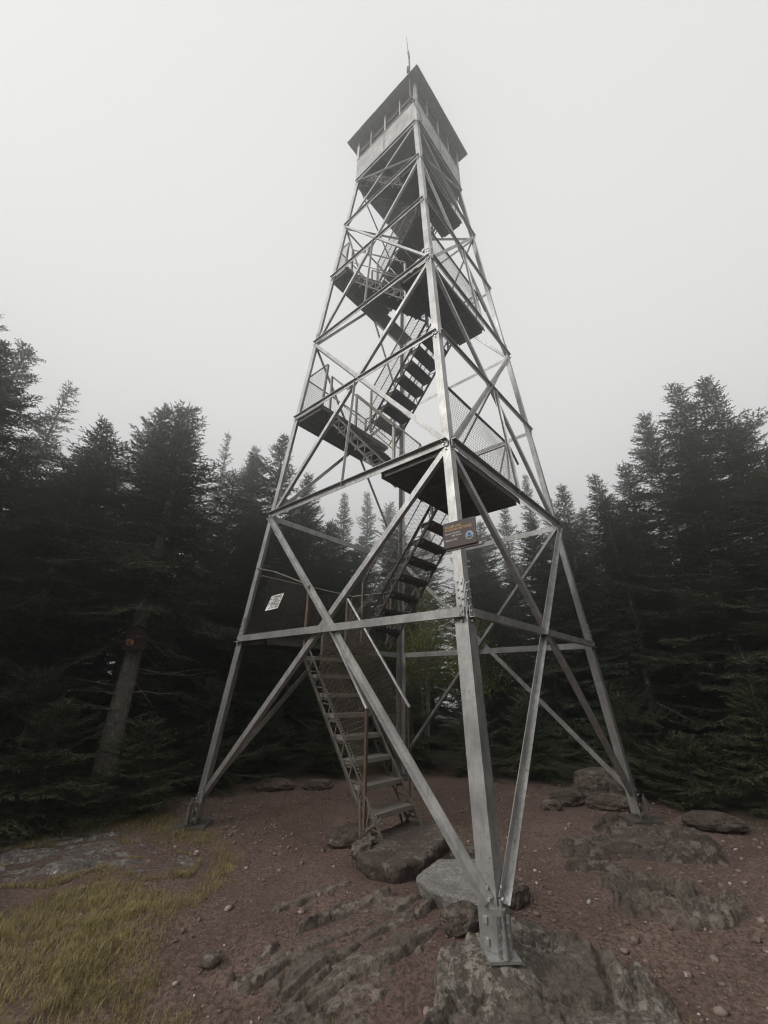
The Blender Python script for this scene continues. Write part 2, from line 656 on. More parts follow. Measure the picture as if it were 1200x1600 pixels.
rock_g = [(1.45, -0.94), (2.01, -0.40), (2.9, 0.25), (3.6, 0.3), (3.75, -0.35), (3.42, -1.2), (3.12, -1.78), (2.64, -1.62), (2.14, -1.4), (1.64, -1.45), (1.33, -1.3)]


def h_g(x, y):
    z = 0.0 + 0.05 * fbm(x, y, 1.2, 2) + strata(x, y, R_(-100), 0.36, 0.095, 3.3, 0.5) + 0.02 * fbm(x, y, 6, 3) + cracks(x, y, 1.5, 6.1, 0.06, 0.06)
    z += 0.10 * math.exp(-((x - 3.05) ** 2 / 0.25 + (y + 1.15) ** 2 / 0.18))
    d = math.hypot(x - 3.27, y)
    k = min(1, max(0, (d - 0.2) / 0.3))
    return z * k + (-0.02) * (1 - k)


ledge('bedrock', 'smooth brown bedrock hump below the right tower foot', rock_g, h_g, 'brown_rock', 0.02, 0.13)
for i, (poly, lab) in enumerate((
        ([(1.36, -2.05), (1.82, -1.92), (2.25, -2.08), (2.18, -2.3), (1.58, -2.33)], 'upper of two dark rough ledges breaking through the dirt at right'),
        ([(1.25, -2.5), (1.82, -2.40), (2.42, -2.55), (2.25, -2.84), (1.69, -2.86), (1.38, -2.68)], 'lower of two dark rough ledges breaking through the dirt at right'))):
    ledge('bedrock', lab, poly, lambda x, y: 0.05 + strata(x, y, R_(-98), 0.15, 0.10, 11, 0.5) + 0.04 * fbm(x, y, 5, 2) + cracks(x, y, 4.0, 5.1, 0.12, 0.05), 'ledge_rock', 0.014, 0.05)
ledge('bedrock', 'small low ledge poking out left of the dark twin ledges', [(1.2, -1.62), (1.5, -1.45), (1.85, -1.5), (1.9, -1.72), (1.5, -1.78)],
      lambda x, y: 0.03 + strata(x, y, R_(-95), 0.13, 0.05, 14, 0.5) + 0.02 * fbm(x, y, 5, 2), 'brown_rock', 0.018, 0.07)
ledge('bedrock', 'thin wet ledge strip right of the grass edge in the dirt', [(-1.75, -2.35), (-1.45, -2.1), (-1.05, -1.85), (-1.0, -1.95), (-1.4, -2.25), (-1.7, -2.48)],
      lambda x, y: 0.0 + strata(x, y, R_(-48), 0.12, 0.04, 17, 0.5) + 0.01 * fbm(x, y, 5, 2), 'ledge_rock', 0.018, 0.06)

_ICO = None


def ico(sub=4):
    import bmesh
    bm = bmesh.new()
    bmesh.ops.create_icosphere(bm, subdivisions=sub, radius=1)
    V = [v.co.copy() for v in bm.verts]
    F = [[v.index for v in f.verts] for f in bm.faces]
    bm.free()
    return V, F


ICO4, ICO3 = ico(5), ico(3)


def boulder(name, label, loc, size, rz, seed, mat, sq=0.0, rough=0.16, base=ICO4, group=None, sink=0.35, tilt=(0, 0)):
    V, F = base
    out = []
    for v in V:
        # squarish super-ellipsoid when sq > 0
        p = Vector(v)
        if sq:
            e = 1 - sq
            p = Vector([math.copysign(abs(c) ** e, c) for c in p])
        n1 = noise.fractal((p.x * 1.3 + seed, p.y * 1.3, p.z * 1.3), 1.0, 2.1, 4)
        n2 = noise.fractal((p.x * 4 + seed, p.y * 4, p.z * 4), 0.9, 2.1, 4)
        p = p * (1 + rough * n1 + rough * 0.3 * n2)
        out.append((p.x * size[0], p.y * size[1], p.z * size[2] + size[2] * (1 - sink)))
    o = bpy.data.objects.new(name, np_mesh(name, out, F, mat, True))
    o.location = (loc[0], loc[1], ground_z(*loc[:2]) + (loc[2] if len(loc) > 2 else 0))
    o.rotation_euler = (tilt[0], tilt[1], rz)
    link(o)
    tag(o, label, 'rock', group)
    return o


# flat stones at the foot of the stair
def slab(name, label, poly, z0, z1, mat, seed, rnd=0.05, topn=0.012):
    """thick flat stone from an outline with a worn, rounded rim"""
    cx = sum(p[0] for p in poly) / len(poly)
    cy = sum(p[1] for p in poly) / len(poly)
    # resample the outline by angle
    n = 120
    ring = []
    for i in range(n):
        an = 2 * math.pi * i / n
        dx, dy = math.cos(an), math.sin(an)
        best = 0
        m = len(poly)
        for q in range(m):
            ax, ay = poly[q][0] - cx, poly[q][1] - cy
            bx, by = poly[(q + 1) % m][0] - cx, poly[(q + 1) % m][1] - cy
            ex, ey = bx - ax, by - ay
            den = dx * ey - dy * ex
            if abs(den) < 1e-9:
                continue
            t = (ax * ey - ay * ex) / den
            s = (ax * dy - ay * dx) / den
            if -1e-6 <= s <= 1 + 1e-6 and t > best:
                best = t
        ring.append(best)
    for _ in range(3):
        ring = [(ring[i - 1] + ring[i] * 2 + ring[(i + 1) % n]) / 4 for i in range(n)]
    ring = [r * (1 + 0.05 * noise.noise((math.cos(2 * math.pi * i / n) * 3, math.sin(2 * math.pi * i / n) * 3, seed))) for i, r in enumerate(ring)]
    prof = []
    for k in range(22):
        prof.append((k / 22 * 0.9, z1))
    for k in range(7):
        an = k / 6 * math.pi / 2
        prof.append((None, (rnd * math.sin(an), z1 - rnd * (1 - math.cos(an)))))
    for k in range(1, 8):
        prof.append((None, (rnd - 0.05 * k / 7 * (0.5 + k / 7), z1 - rnd - (z1 - rnd - z0) * k / 7)))
    V, F = [], []
    for pr, val in prof:
        for i in range(n):
            an = 2 * math.pi * i / n
            if pr is not None:
                rr, z = max(0.001, (ring[i] - rnd) * pr / 0.9 * 0.97), val
            else:
                rr, z = ring[i] - rnd + val[0], val[1]
            x, y = math.cos(an) * rr, math.sin(an) * rr
            z += topn * noise.fractal((x * 4 + seed, y * 4, z * 4), 1, 2, 4)
            nn = 0.03 * noise.fractal((x * 6 + seed, y * 6, z * 9), 1, 2, 4) * (1 if pr is None else 0.2)
            V.append((x + nn * math.cos(an), y + nn * math.sin(an), z))
    for k in range(len(prof) - 1):
        for i in range(n):
            a, b = k * n + i, k * n + (i + 1) % n
            F.append((a, a + n, b + n, b))
    o = bpy.data.objects.new(name, np_mesh(name, V, F, mat, True))
    o.location = (cx, cy, ground_z(cx, cy))
    link(o)
    return tag(o, label, 'rock')


slab('step_stone', 'thick brown worn slab lying as a step below the stair', [(-1.06, -1.5), (-0.98, -1.2), (-0.30, -0.45), (0.12, -0.62), (0.19, -1.0), (-0.32, -1.84), (-0.60, -2.02), (-0.9, -1.86)], -0.05, 0.17, 'brown_rock', 3.1, 0.05)
slab('flat_stone', 'pale grey flat slab between the step stone and nearest foot', [(-0.46, -2.16), (-0.14, -1.75), (0.27, -1.75), (0.30, -2.3), (0.12, -2.74), (-0.22, -2.62)], -0.04, 0.14, 'slab_grey', 8.4, 0.025)
boulder('loose_rock', 'dark rounded rock tucked under the pale grey slab', (-0.12, -2.72), (0.22, 0.13, 0.09), 0.3, 1.1, 'brown_rock', 0.2)
boulder('loose_rock', 'small dark angular rock right of the nearest tower foot', (0.46, -2.34), (0.12, 0.09, 0.09), 0.7, 2.2, 'brown_rock', 0.35, 0.22)
boulder('loose_rock', 'knobbly stone wedged under the left stair post', (-0.95, -1.50, 0.10), (0.11, 0.09, 0.08), 0.2, 4.4, 'ledge_rock', 0.1, 0.3)
boulder('loose_rock', 'flat little stone lodged on top of the knobbly stone', (-0.86, -1.40, 0.19), (0.09, 0.06, 0.035), 0.5, 6.4, 'ledge_rock', 0.1, 0.25)
boulder('loose_rock', 'low dark boulder left of the step stone', (-1.02, -0.72), (0.34, 0.2, 0.12), 0.1, 3.3, 'brown_rock', 0.1)
boulder('boulder', 'large rounded boulder behind the right foot against the trees', (3.5, 1.35), (0.55, 0.42, 0.29), -0.3, 5.2, 'brown_rock', 0.1)
boulder('boulder', 'middle-sized smooth boulder left of the large rounded one', (2.66, 1.1), (0.28, 0.22, 0.14), 0.2, 6.6, 'brown_rock', 0.1)
boulder('boulder', 'dark pitted boulder just left of the right tower foot', (3.15, 0.66), (0.36, 0.18, 0.12), -0.35, 7.7, 'brown_rock', 0.15, 0.2)
boulder('boulder', 'left of two round boulders under the trees behind the stair', (-2.5, 2.3), (0.36, 0.28, 0.10), 0.1, 8.1, 'brown_rock', 0.1)
boulder('boulder', 'right of two round boulders under the trees behind the stair', (-1.68, 2.3), (0.28, 0.22, 0.09), 0.4, 9.2, 'brown_rock', 0.1)
boulder('loose_rock', 'small broken stone in front of the smooth boulder', (2.2, 0.75), (0.17, 0.13, 0.08), 0.4, 10.3, 'ledge_rock', 0.2, 0.25)
boulder('loose_rock', 'rock half buried in the dirt right of the right tower foot', (3.95, -0.5), (0.36, 0.24, 0.12), -0.4, 11.3, 'brown_rock', 0.1, 0.2)
boulder('boulder', 'grey boulder in the shade at the right edge', (5.2, -0.75), (0.35, 0.3, 0.18), 0.2, 12.3, 'brown_rock', 0.1, 0.2)
boulder('loose_rock', 'stone half sunk behind the pale grey slab', (0.25, -1.42), (0.2, 0.13, 0.08), 0.2, 13.3, 'brown_rock', 0.2, 0.2)
boulder('loose_rock', 'fist-sized dark stone lying in the grass edge', (-2.05, -3.05), (0.075, 0.055, 0.045), 0.2, 14.3, 'ledge_rock', 0.2, 0.2, ICO3)
boulder('loose_rock', 'small dark stone near the bottom of the ridged ledge', (-0.68, -3.62), (0.055, 0.045, 0.035), 0.9, 15.3, 'brown_rock', 0.2, 0.2, ICO3)

# ------------------------------------------------------------------ gravel and grass (uncountable stuff)
rng = random.Random(11)
GRASS_A = [(-4.6, -2.2), (-3.99, -2.36), (-3.86, -2.01), (-3.65, -1.67), (-3.65, -1.26), (-3.69, -0.97), (-3.3, -1.7), (-2.58, -2.08), (-2.6, -1.31), (-2.89, -0.56), (-2.57, -0.58), (-2.2, -1.33), (-2.28, -2.02), (-2.41, -2.38), (-2.42, -2.78), (-2.35, -3.18), (-2.06, -3.51), (-2.19, -3.67), (-2.1, -4.1), (-4.2, -4.4)]
GRASS_B = [(-6.4, -0.46), (-6.4, 0.5), (-5.05, 0.8), (-3.92, 0.85), (-3.45, 0.25), (-2.75, -0.3), (-2.3, -0.95), (-2.2, -1.3), (-2.9, -0.8), (-3.52, -0.5), (-4.53, -0.2), (-5.1, -0.17)]
TUFTS = [(-1.2, -3.62, 0.17, 380), (-1.27, -3.75, 0.12, 200), (-2.24, -3.61, 0.13, 160), (-2.1, -3.48, 0.12, 160), (-2.37, -3.18, 0.14, 160), (0.93, -3.68, 0.10, 220), (0.98, -3.5, 0.05, 90), (-1.94, 0.38, 0.5, 260), (-2.53, -0.05, 0.45, 260), (-0.9, 0.3, 0.5, 160), (-2.0, 1.2, 0.6, 260), (4.4, -0.4, 0.5, 260), (4.9, -1.0, 0.6, 260), (-1.4, 1.4, 0.5, 240)]
pts = []


def near_rock(x, y):
    return in_poly(x, y, rock_h) and edge_dist(x, y, rock_h) > 0.06 and noise.noise((x * 1.9, y * 2.6, 40)) < 0.28


tries = 0
while len(pts) < 62000 and tries < 420000:
    tries += 1
    x, y = rng.uniform(-6.4, -1.9), rng.uniform(-4.3, 0.9)
    inA, inB = in_poly(x, y, GRASS_A), in_poly(x, y, GRASS_B) or in_poly(x, y, rock_h)
    if not (inA or inB) or near_rock(x, y):
        continue
    d = edge_dist(x, y, GRASS_A) if inA else min(0.3, edge_dist(x, y, GRASS_B))
    dens = noise.noise((x * 1.6, y * 1.6, 2)) * 0.7 + 0.3 + 0.8 * noise.noise((x * 6, y * 6, 2))
    if inB and not inA:
        dens *= 0.85
    if rng.random() < min(1, d / 0.45 + 0.04) * max(0.06, min(1, dens + 0.35)):
        pts.append((x, y, 1.0 if inA else 0.9))
for cx, cy, r, k in TUFTS:
    for _ in range(k):
        pts.append((rng.gauss(cx, r * 0.5), rng.gauss(cy, r * 0.5), 0.9))
GV, GF = [], []
for x, y, s in pts:
    cl = noise.noise((x * 3.2, y * 3.2, 7))
    lean = rng.uniform(0, 6.28)
    L = s * (1.9 if rng.random() < 0.03 else 1) * rng.uniform(0.02, 0.062) * (1 + 0.5 * cl)
    bend = rng.uniform(0.35, 1.1) * L
    wd = rng.uniform(0.0016, 0.0032)
    dx, dy = math.cos(lean), math.sin(lean)
    z = ground_z(x, y) - 0.005
    k = len(GV)
    GV += [(x - dy * wd, y + dx * wd, z), (x + dy * wd, y - dx * wd, z),
           (x + dx * bend * 0.35 + dy * wd * 0.7, y + dy * bend * 0.35 - dx * wd * 0.7, z + L * 0.62),
           (x + dx * bend * 0.35 - dy * wd * 0.7, y + dy * bend * 0.35 + dx * wd * 0.7, z + L * 0.62),
           (x + dx * bend, y + dy * bend, z + L * 0.85)]
    GF += [(k, k + 1, k + 2), (k, k + 2, k + 3), (k + 3, k + 2, k + 4)]
o = bpy.data.objects.new('grass', np_mesh('grass', GV, GF, 'grass_blades'))
tag(link(o), 'short yellow-green grass growing at the left of the clearing', 'grass', None, 'stuff')

# gravel: small stones strewn over the dirt
m, n, b = new_mat('pebble')
rnd = tex_noise(n, coords(n, 'Position'), 14, 2)
v = nd(n, 'ShaderNodeTexWhiteNoise', noise_dimensions='3D')
mpn = nd(n, 'ShaderNodeVectorMath', operation='SNAP')
mpn.inputs[1].default_value = (0.06, 0.06, 1.0)
n.links.new(coords(n, 'Position'), mpn.inputs[0])
n.links.new(mpn.outputs[0], v.inputs['Vector'])
c = ramp(n, v.outputs['Value'], [(0.0, (0.11, 0.08, 0.066)), (0.55, (0.24, 0.175, 0.145)), (0.92, (0.30, 0.24, 0.205)), (0.985, (0.50, 0.45, 0.41))])
n.links.new(c, b.inputs['Base Color'])
b.inputs['Roughness'].default_value = 0.85
PV, PF = [], []
base = ico(1)
cnt = 0
while cnt < 15000:
    x, y = rng.uniform(-4.2, 4.6), rng.uniform(-4.4, 2.4)
    if in_poly(x, y, GRASS_A) and rng.random() < 0.93:
        continue
    dd = noise.noise((x * 0.9, y * 0.9, 31)) + 0.5 * noise.noise((x * 3, y * 3, 31))
    if rng.random() > 0.5 + 0.6 * dd:
        continue
    if any(in_poly(x, y, q) for q in (rock_a, rock_b)) and rng.random() < 0.85:
        continue
    r = 0.004 + 0.009 * rng.random() ** 2.2 + (0.028 * rng.random() if rng.random() < 0.05 else 0)
    k = len(PV)
    sx, sy, sz = r * rng.uniform(0.8, 1.5), r * rng.uniform(0.7, 1.1), r * rng.uniform(0.5, 0.9)
    an = rng.uniform(0, 6.28)
    ca, sa = math.cos(an), math.sin(an)
    z = ground_z(x, y) + sz * 0.3
    for q in base[0]:
        j = 1 + rng.uniform(-0.25, 0.25)
        px, py, pz = q.x * sx * j, q.y * sy * j, q.z * sz * j
        PV.append((x + px * ca - py * sa, y + px * sa + py * ca, z + pz))
    PF += [[i + k for i in f] for f in base[1]]
    cnt += 1
o = bpy.data.objects.new('gravel', np_mesh('gravel', PV, PF, 'pebble'))
tag(link(o), 'loose gravel and small stones strewn over the dirt', 'gravel', None, 'stuff')

# needles, bark bits and small twigs shed on the dirt
LV, LF = [], []
plain('litter', (0.10, 0.066, 0.042), 0.9, 0, 0.5, 30)
while len(LF) < 5200:
    x, y = rng.uniform(-3.6, 4.6), rng.uniform(-4.3, 2.6)
    if rng.random() > 0.25 + 0.9 * abs(noise.noise((x * 0.8, y * 0.8, 61))) + (0.35 if y > 0 else 0):
        continue
    if in_poly(x, y, rock_a):
        continue
    an, L, wd = rng.uniform(0, 6.28), rng.uniform(0.012, 0.05) * (2.4 if rng.random() < 0.04 else 1), rng.uniform(0.0016, 0.0034)
    dx, dy = math.cos(an), math.sin(an)
    z0, z1 = ground_z(x, y) + 0.008, ground_z(x + dx * L, y + dy * L) + 0.008 + rng.uniform(0, 0.006)
    k = len(LV)
    LV += [(x - dy * wd, y + dx * wd, z0), (x + dy * wd, y - dx * wd, z0), (x + dx * L + dy * wd, y + dy * L - dx * wd, z1), (x + dx * L - dy * wd, y + dy * L + dx * wd, z1)]
    LF.append((k, k + 1, k + 2, k + 3))
o = bpy.data.objects.new('forest_litter', np_mesh('forest_litter', LV, LF, 'litter'))
tag(link(o), 'brown fallen needles and twig bits scattered over the dirt', 'litter', None, 'stuff')

# ------------------------------------------------------------------ the fire tower
J0, S0, J1, S1, J2, S2, J3, CF = 0.28, 2.458, 4.613, 6.757, 8.792, 10.908, 12.914, 14.93
KD = (3.2373 - 1.5061) / (CF - J0)


def dd_(z):
    return 3.2373 - KD * (z - J0)


def ww(z):
    return dd_(z) * S2_


# corner signs (a, b)
LEGS = {'N': (-1, -1), 'L': (1, -1), 'R': (-1, 1), 'B': (1, 1)}


def corner(leg, z):
    s = LEGS[leg]
    return W(s[0] * ww(z), s[1] * ww(z), z)


tower = empty('fire_tower')
tag(tower, 'tall four-legged steel lattice fire tower with stairs and a cab on top', 'fire tower')
A_, B_, Z_ = W(1, 0, 0), W(0, 1, 0), Vector((0, 0, 1))

# ---- legs: steel angles, heavier below the first girt
leg_obj = {}
for leg, (sa, sb) in LEGS.items():
    m = MB()
    m.angle(corner(leg, 0.06), corner(leg, S0 + 0.02), A_ * -sa, B_ * -sb, 0.15, 0.15, 0.013)
    m.angle(corner(leg, S0 + 0.022), corner(leg, CF), A_ * -sa, B_ * -sb, 0.112, 0.112, 0.011)
    lo = m.build('leg', 'galv', tower)
    leg_obj[leg] = lo
    # splice plates with bolts just above the first girt and higher up
    for zc in (S0 + 0.18, J2 + 0.16):
        for d_, n_ in ((A_ * -sa, B_ * sb), (B_ * -sb, A_ * sa)):
            m = MB()
            p0, p1 = corner(leg, zc - 0.17), corner(leg, zc + 0.17)
            m.flat(p0 + n_ * 0.001 + d_ * 0.012, p1 + n_ * 0.001 + d_ * 0.012, d_, 0.085, n_, 0.008)
            m.build('splice_plate', 'galv', lo)
        m = MB()
        for d_, n_ in ((A_ * -sa, B_ * sb), (B_ * -sb, A_ * sa)):
            for k in range(4):
                for off in (0.032, 0.075):
                    c = corner(leg, zc - 0.125 + k * 0.083 + (0.02 if off > 0.05 else 0)) + d_ * off + n_ * 0.009
                    m.disc(c, n_, 0.0125, 0.014, 8)
        tag(m.build('bolts', 'bolt', lo), kind='stuff')

    # foot: base plate, boot around the leg end, anchor tubes with rods
    fc = corner(leg, 0.1)
    outd = Vector((fc.x, fc.y, 0)).normalized()
    side = Vector((-outd.y, outd.x, 0))
    m = MB()
    if leg == 'N':
        m.box(fc + outd * -0.075 - Z_ * 0.074, 0.155, 0.112, 0.009, outd, side, Z_)
    else:
        m.box(fc + outd * -0.03 - Z_ * 0.092, 0.21, 0.19, 0.011, outd, side, Z_)
        m.box(fc + outd * -0.03 - Z_ * 0.112, 0.23, 0.21, 0.008, outd, side, Z_)
    m.build('base_plate', 'galv' if leg == 'N' else 'dark_steel', lo)
    m = MB()
    for d_, n_ in ((A_ * -sa, B_ * sb), (B_ * -sb, A_ * sa)):
        p0, p1 = corner(leg, 0.037), corner(leg, 0.27)
        m.flat(p0 + n_ * 0.002 - d_ * 0.008, p1 + n_ * 0.002 - d_ * 0.008, d_, 0.165, n_, 0.012)
    m.build('foot_boot', 'galv' if leg == 'N' else 'galv_stair', lo)
    m = MB()
    for d_, n_ in ((A_ * -sa, B_ * sb), (B_ * -sb, A_ * sa)):
        for zz in (0.085, 0.2):
            c = corner(leg, zz) + d_ * 0.095 + n_ * 0.018
            m.box(c, 0.016, 0.012, 0.020, d_, n_, Z_)
    tag(m.build('bolts', 'bolt', lo), kind='stuff')
    if leg == 'N':
        spots = [outd * 0.062 + side * 0.012]
    else:
        spots = [outd * 0.02 + side * 0.125, outd * 0.02 - side * 0.125]
    for s in spots:
        m = MB()
        c = Vector((fc.x, fc.y, 0.036)) + s
        ln = Vector((-outd.x, -outd.y, 0)) * 0.03
        m.tube([c, c + Z_ * 0.225 + ln], 0.025, 12)
        m.tube([c + Z_ * 0.226 + ln, c + Z_ * 0.262 + ln], 0.032, 12)
        m.tube([c + Z_ * 0.263 + ln, c + Z_ * 0.31 + ln], 0.014, 8)
        for q in (-1, 1):
            m.box(c + Z_ * 0.12 + side * q * 0.034 + ln * 0.5, 0.012, 0.012, 0.11, outd, side, Z_)
            for zz in (0.05, 0.12, 0.19):
                m.disc(c + Z_ * zz + side * q * 0.034 + outd * 0.010 + ln * 0.5, outd, 0.010, 0.014, 8)
        m.build('anchor', 'galv' if leg == 'N' else 'galv_stair', lo)

# ---- bracing of the four faces
FACES = {'NL': ('N', 'L'), 'NR': ('N', 'R'), 'LB': ('L', 'B'), 'RB': ('R', 'B')}


def brace(name, p, q, fn, off, w, t, up, outward, mat='galv', parent=tower, w2=None):
    """angle bar lying in a face (normal fn), pushed off along fn"""
    p, q = Vector(p) + fn * off, Vector(q) + fn * off
    ax = (q - p).normalized()
    d1 = fn.cross(ax).normalized()
    if d1.z * up < 0:
        d1 = -d1
    d2 = fn if outward else -fn
    m = MB()
    h = d1 * (w / 2)
    m.angle(p - h, q - h, d1, d2, w, w2 or w * 0.85, t)
    return m.build(name, mat, parent)


JB = {k_: MB() for k_ in LEGS}
for fk, (l1, l2) in FACES.items():
    s1, s2 = LEGS[l1], LEGS[l2]
    fn = (A_ * s1[0] if s1[0] == s2[0] else B_ * s1[1])
    lv = [J0, J1, J2, J3, CF]
    for i in range(4):
        z0, z1 = lv[i] + (0.03 if i == 0 else 0.03), lv[i + 1] - 0.03
        wd = (0.078, 0.068, 0.062, 0.045)[i]
        ins1 = (corner(l2, z0) - corner(l1, z0)).normalized() * 0.05
        brace('diagonal_brace', corner(l1, z0) + ins1, corner(l2, z1) - ins1, fn, 0.003, wd, 0.008, 1, True)
        brace('diagonal_brace', corner(l2, z0) - ins1, corner(l1, z1) + ins1, fn, -0.016, wd, 0.008, 1, False)
    for z in (S0, J1, S1, J2, S2, J3, CF - 0.06):
        ins1 = (corner(l2, z) - corner(l1, z)).normalized() * 0.02
        g = 0.1 if z < 6 else 0.075
        brace('girt', corner(l1, z) + ins1, corner(l2, z) - ins1, fn, 0.014, g, 0.009, -1 if z > S0 else 1, True, w2=g * 0.6)
    # hangers from the brace crossing to the girt below
    for zt, zb in ((S1, J1), (S2, J2)):
        if fk in ('NL', 'NR'):
            pt = (corner(l1, zt) + corner(l2, zt)) / 2
            pb = (corner(l1, zb) + corner(l2, zb)) / 2
            brace('hanger', pb, pt - Z_ * 0.05, fn, 0.03, 0.06, 0.008, 1, True)


    for z in (J0 + 0.03, S0, J1, S1, J2, S2, J3):
        for la, lb in ((l1, l2), (l2, l1)):
            dr = (corner(lb, z) - corner(la, z)).normalized()
            up_ = (corner(la, z + 0.5) - corner(la, z)).normalized()
            for du, dz in ((0.045, 0.012), (0.075, -0.016), (0.06, 0.075), (0.06, -0.085)):
                if z < 1 and dz < 0:
                    continue
                JB[la].disc(corner(la, z) + dr * du + up_ * dz + fn * (0.011 if abs(dz) > 0.05 else 0.0235), fn, 0.0125, 0.013, 8)
for k_, jb in JB.items():
    tag(jb.build('bolts', 'bolt', leg_obj[k_]), kind='stuff')


# ---- wire mesh panels
def wire_panel(corners, name, mat, parent, sp=0.05, r=0.0018, seed=0, sag=0.0, square=False):
    """woven wire between four corners p00, p10, p11, p01"""
    p00, p10, p11, p01 = [Vector(c) for c in corners]
    nrm = (p10 - p00).cross(p01 - p00).normalized()
    L = ((p10 - p00).length + (p11 - p01).length) / 2
    H = ((p01 - p00).length + (p11 - p10).length) / 2

    def P(u, v):
        bulge = sag * math.sin(math.pi * u) * math.sin(math.pi * v)
        bulge += sag * 0.5 * noise.noise((u * 3 + seed, v * 3, seed))
        return p00 * (1 - u) * (1 - v) + p10 * u * (1 - v) + p11 * u * v + p01 * (1 - u) * v + nrm * bulge

    mb = MB()

    def strand(uv0, uv1, off):
        n = 1 if sag == 0 else 6
        prev = None
        for k in range(n + 1):
            t = k / n
            c = P(uv0[0] + (uv1[0] - uv0[0]) * t, uv0[1] + (uv1[1] - uv0[1]) * t) + nrm * off
            if prev is not None:
                mb.tube([prev, c], r, 3, cap=False)
            prev = c

    if square:
        for i in range(int(L / sp) + 1):
            strand((i * sp / L, 0), (i * sp / L, 1), r)
        for i in range(int(H / sp) + 1):
            strand((0, i * sp / H), (1, i * sp / H), -r)
    else:
        k = -H
        while k < L:
            x0, x1 = max(k, 0), min(k + H, L)
            if x1 > x0 + 0.01:
                strand((x0 / L, (x0 - k) / H), (x1 / L, (x1 - k) / H), r)
                strand((x0 / L, 1 - (x0 - k) / H), (x1 / L, 1 - (x1 - k) / H), -r)
            k += sp * 1.414
    return tag(mb.build(name, mat, parent), kind='stuff')


# ---- landings
PLANKS = {}


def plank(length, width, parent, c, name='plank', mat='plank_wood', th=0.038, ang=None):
    key = (round(length, 3), round(width, 3), mat)
    if key not in PLANKS:
        m = MB()
        e = 0.004
        m.hexa([(-width / 2 + e, -length / 2, -th / 2), (width / 2 - e, -length / 2, -th / 2), (width / 2 - e, length / 2, -th / 2), (-width / 2 + e, length / 2, -th / 2),
                (-width / 2 + e, -length / 2, th / 2), (width / 2 - e, -length / 2, th / 2), (width / 2 - e, length / 2, th / 2), (-width / 2 + e, length / 2, th / 2)])
        PLANKS[key] = m.mesh(name, mat)
    o = bpy.data.objects.new(name, PLANKS[key])
    o.location = c
    o.rotation_euler = (rng.uniform(-0.004, 0.004), rng.uniform(-0.006, 0.006), -math.pi / 4 if ang is None else ang)
    return link(o, parent)


def landing(z, a0, a1, b0, b1, label, strip=None):
    m = MB()
    # edge angles round the platform and joists below the planks
    zt = z - 0.045
    e = 0.07
    for aa, d in ((a0, 1), (a1, -1)):
        m.angle(W(aa, b0, zt), W(aa, b1, zt), A_ * d, -Z_, 0.06, e, 0.007)
    for bb, d in ((b0, 1), (b1, -1)):
        m.angle(W(a0 + 0.062, bb, zt - 0.008), W(a1 - 0.062, bb, zt - 0.008), B_ * d, -Z_, 0.06, e * 0.8, 0.007)
    nj = 3
    for k in range(1, nj):
        bb = b0 + (b1 - b0) * k / nj
        m.flat(W(a0 + 0.062, bb, zt - 0.06), W(a1 - 0.062, bb, zt - 0.06), B_, 0.045, Z_, 0.056)
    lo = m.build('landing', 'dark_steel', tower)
    tag(lo, label)
    n = max(3, round((a1 - a0) / 0.15))
    wd = (a1 - a0 - 0.02) / n
    for k in range(n):
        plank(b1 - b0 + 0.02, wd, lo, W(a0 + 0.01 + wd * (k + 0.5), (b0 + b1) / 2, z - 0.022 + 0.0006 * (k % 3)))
    if strip:
        sa0, sa1, sb0, sb1 = strip
        n = max(2, round((sa1 - sa0) / 0.15))
        wd = (sa1 - sa0) / n
        for k in range(n):
            plank(sb1 - sb0, wd, lo, W(sa0 + wd * (k + 0.5), (sb0 + sb1) / 2, z - 0.022))
    return lo


def rail(parent, pts, r=0.017, mat='galv_stair', name='handrail'):
    m = MB()
    for p, q in zip(pts[:-1], pts[1:]):
        m.tube([p, q], r, 8)
    return m.build(name, mat, parent)


def post(parent, p, q, w=0.04, mat='galv_stair', name='post'):
    m = MB()
    m.angle(p, q, A_, B_, w, w, 0.006)
    return m.build(name, mat, parent)


g = 0.03
lS0 = landing(S0, 1.32, ww(S0) - g, -ww(S0) + g, 0.34, 'lowest landing with dark planks at the left leg')
lJ1 = landing(J1, -ww(J1) + g, -0.76, -ww(J1) + g, 0.22, 'dark plank landing at the near leg above the brown sign')
lS1 = landing(S1, 0.92, ww(S1) - g, -ww(S1) + g, 0.22, 'second left-hand landing above the treetops')
lJ2 = landing(J2, -ww(J2) + g, -0.86, -ww(J2) + g, 0.45, 'near-side landing halfway up')
lS2 = landing(S2, 0.82, ww(S2) - g, -ww(S2) + g, 0.2, 'highest left-hand landing', strip=(1.0, ww(S2) - g, 0.205, ww(S2) - 0.06))
lJ3 = landing(J3, -ww(J3) + g, -0.60, -ww(J3) + g, 0.64, 'topmost landing just under the cab')

# ---- stair flights
TREAD = {}


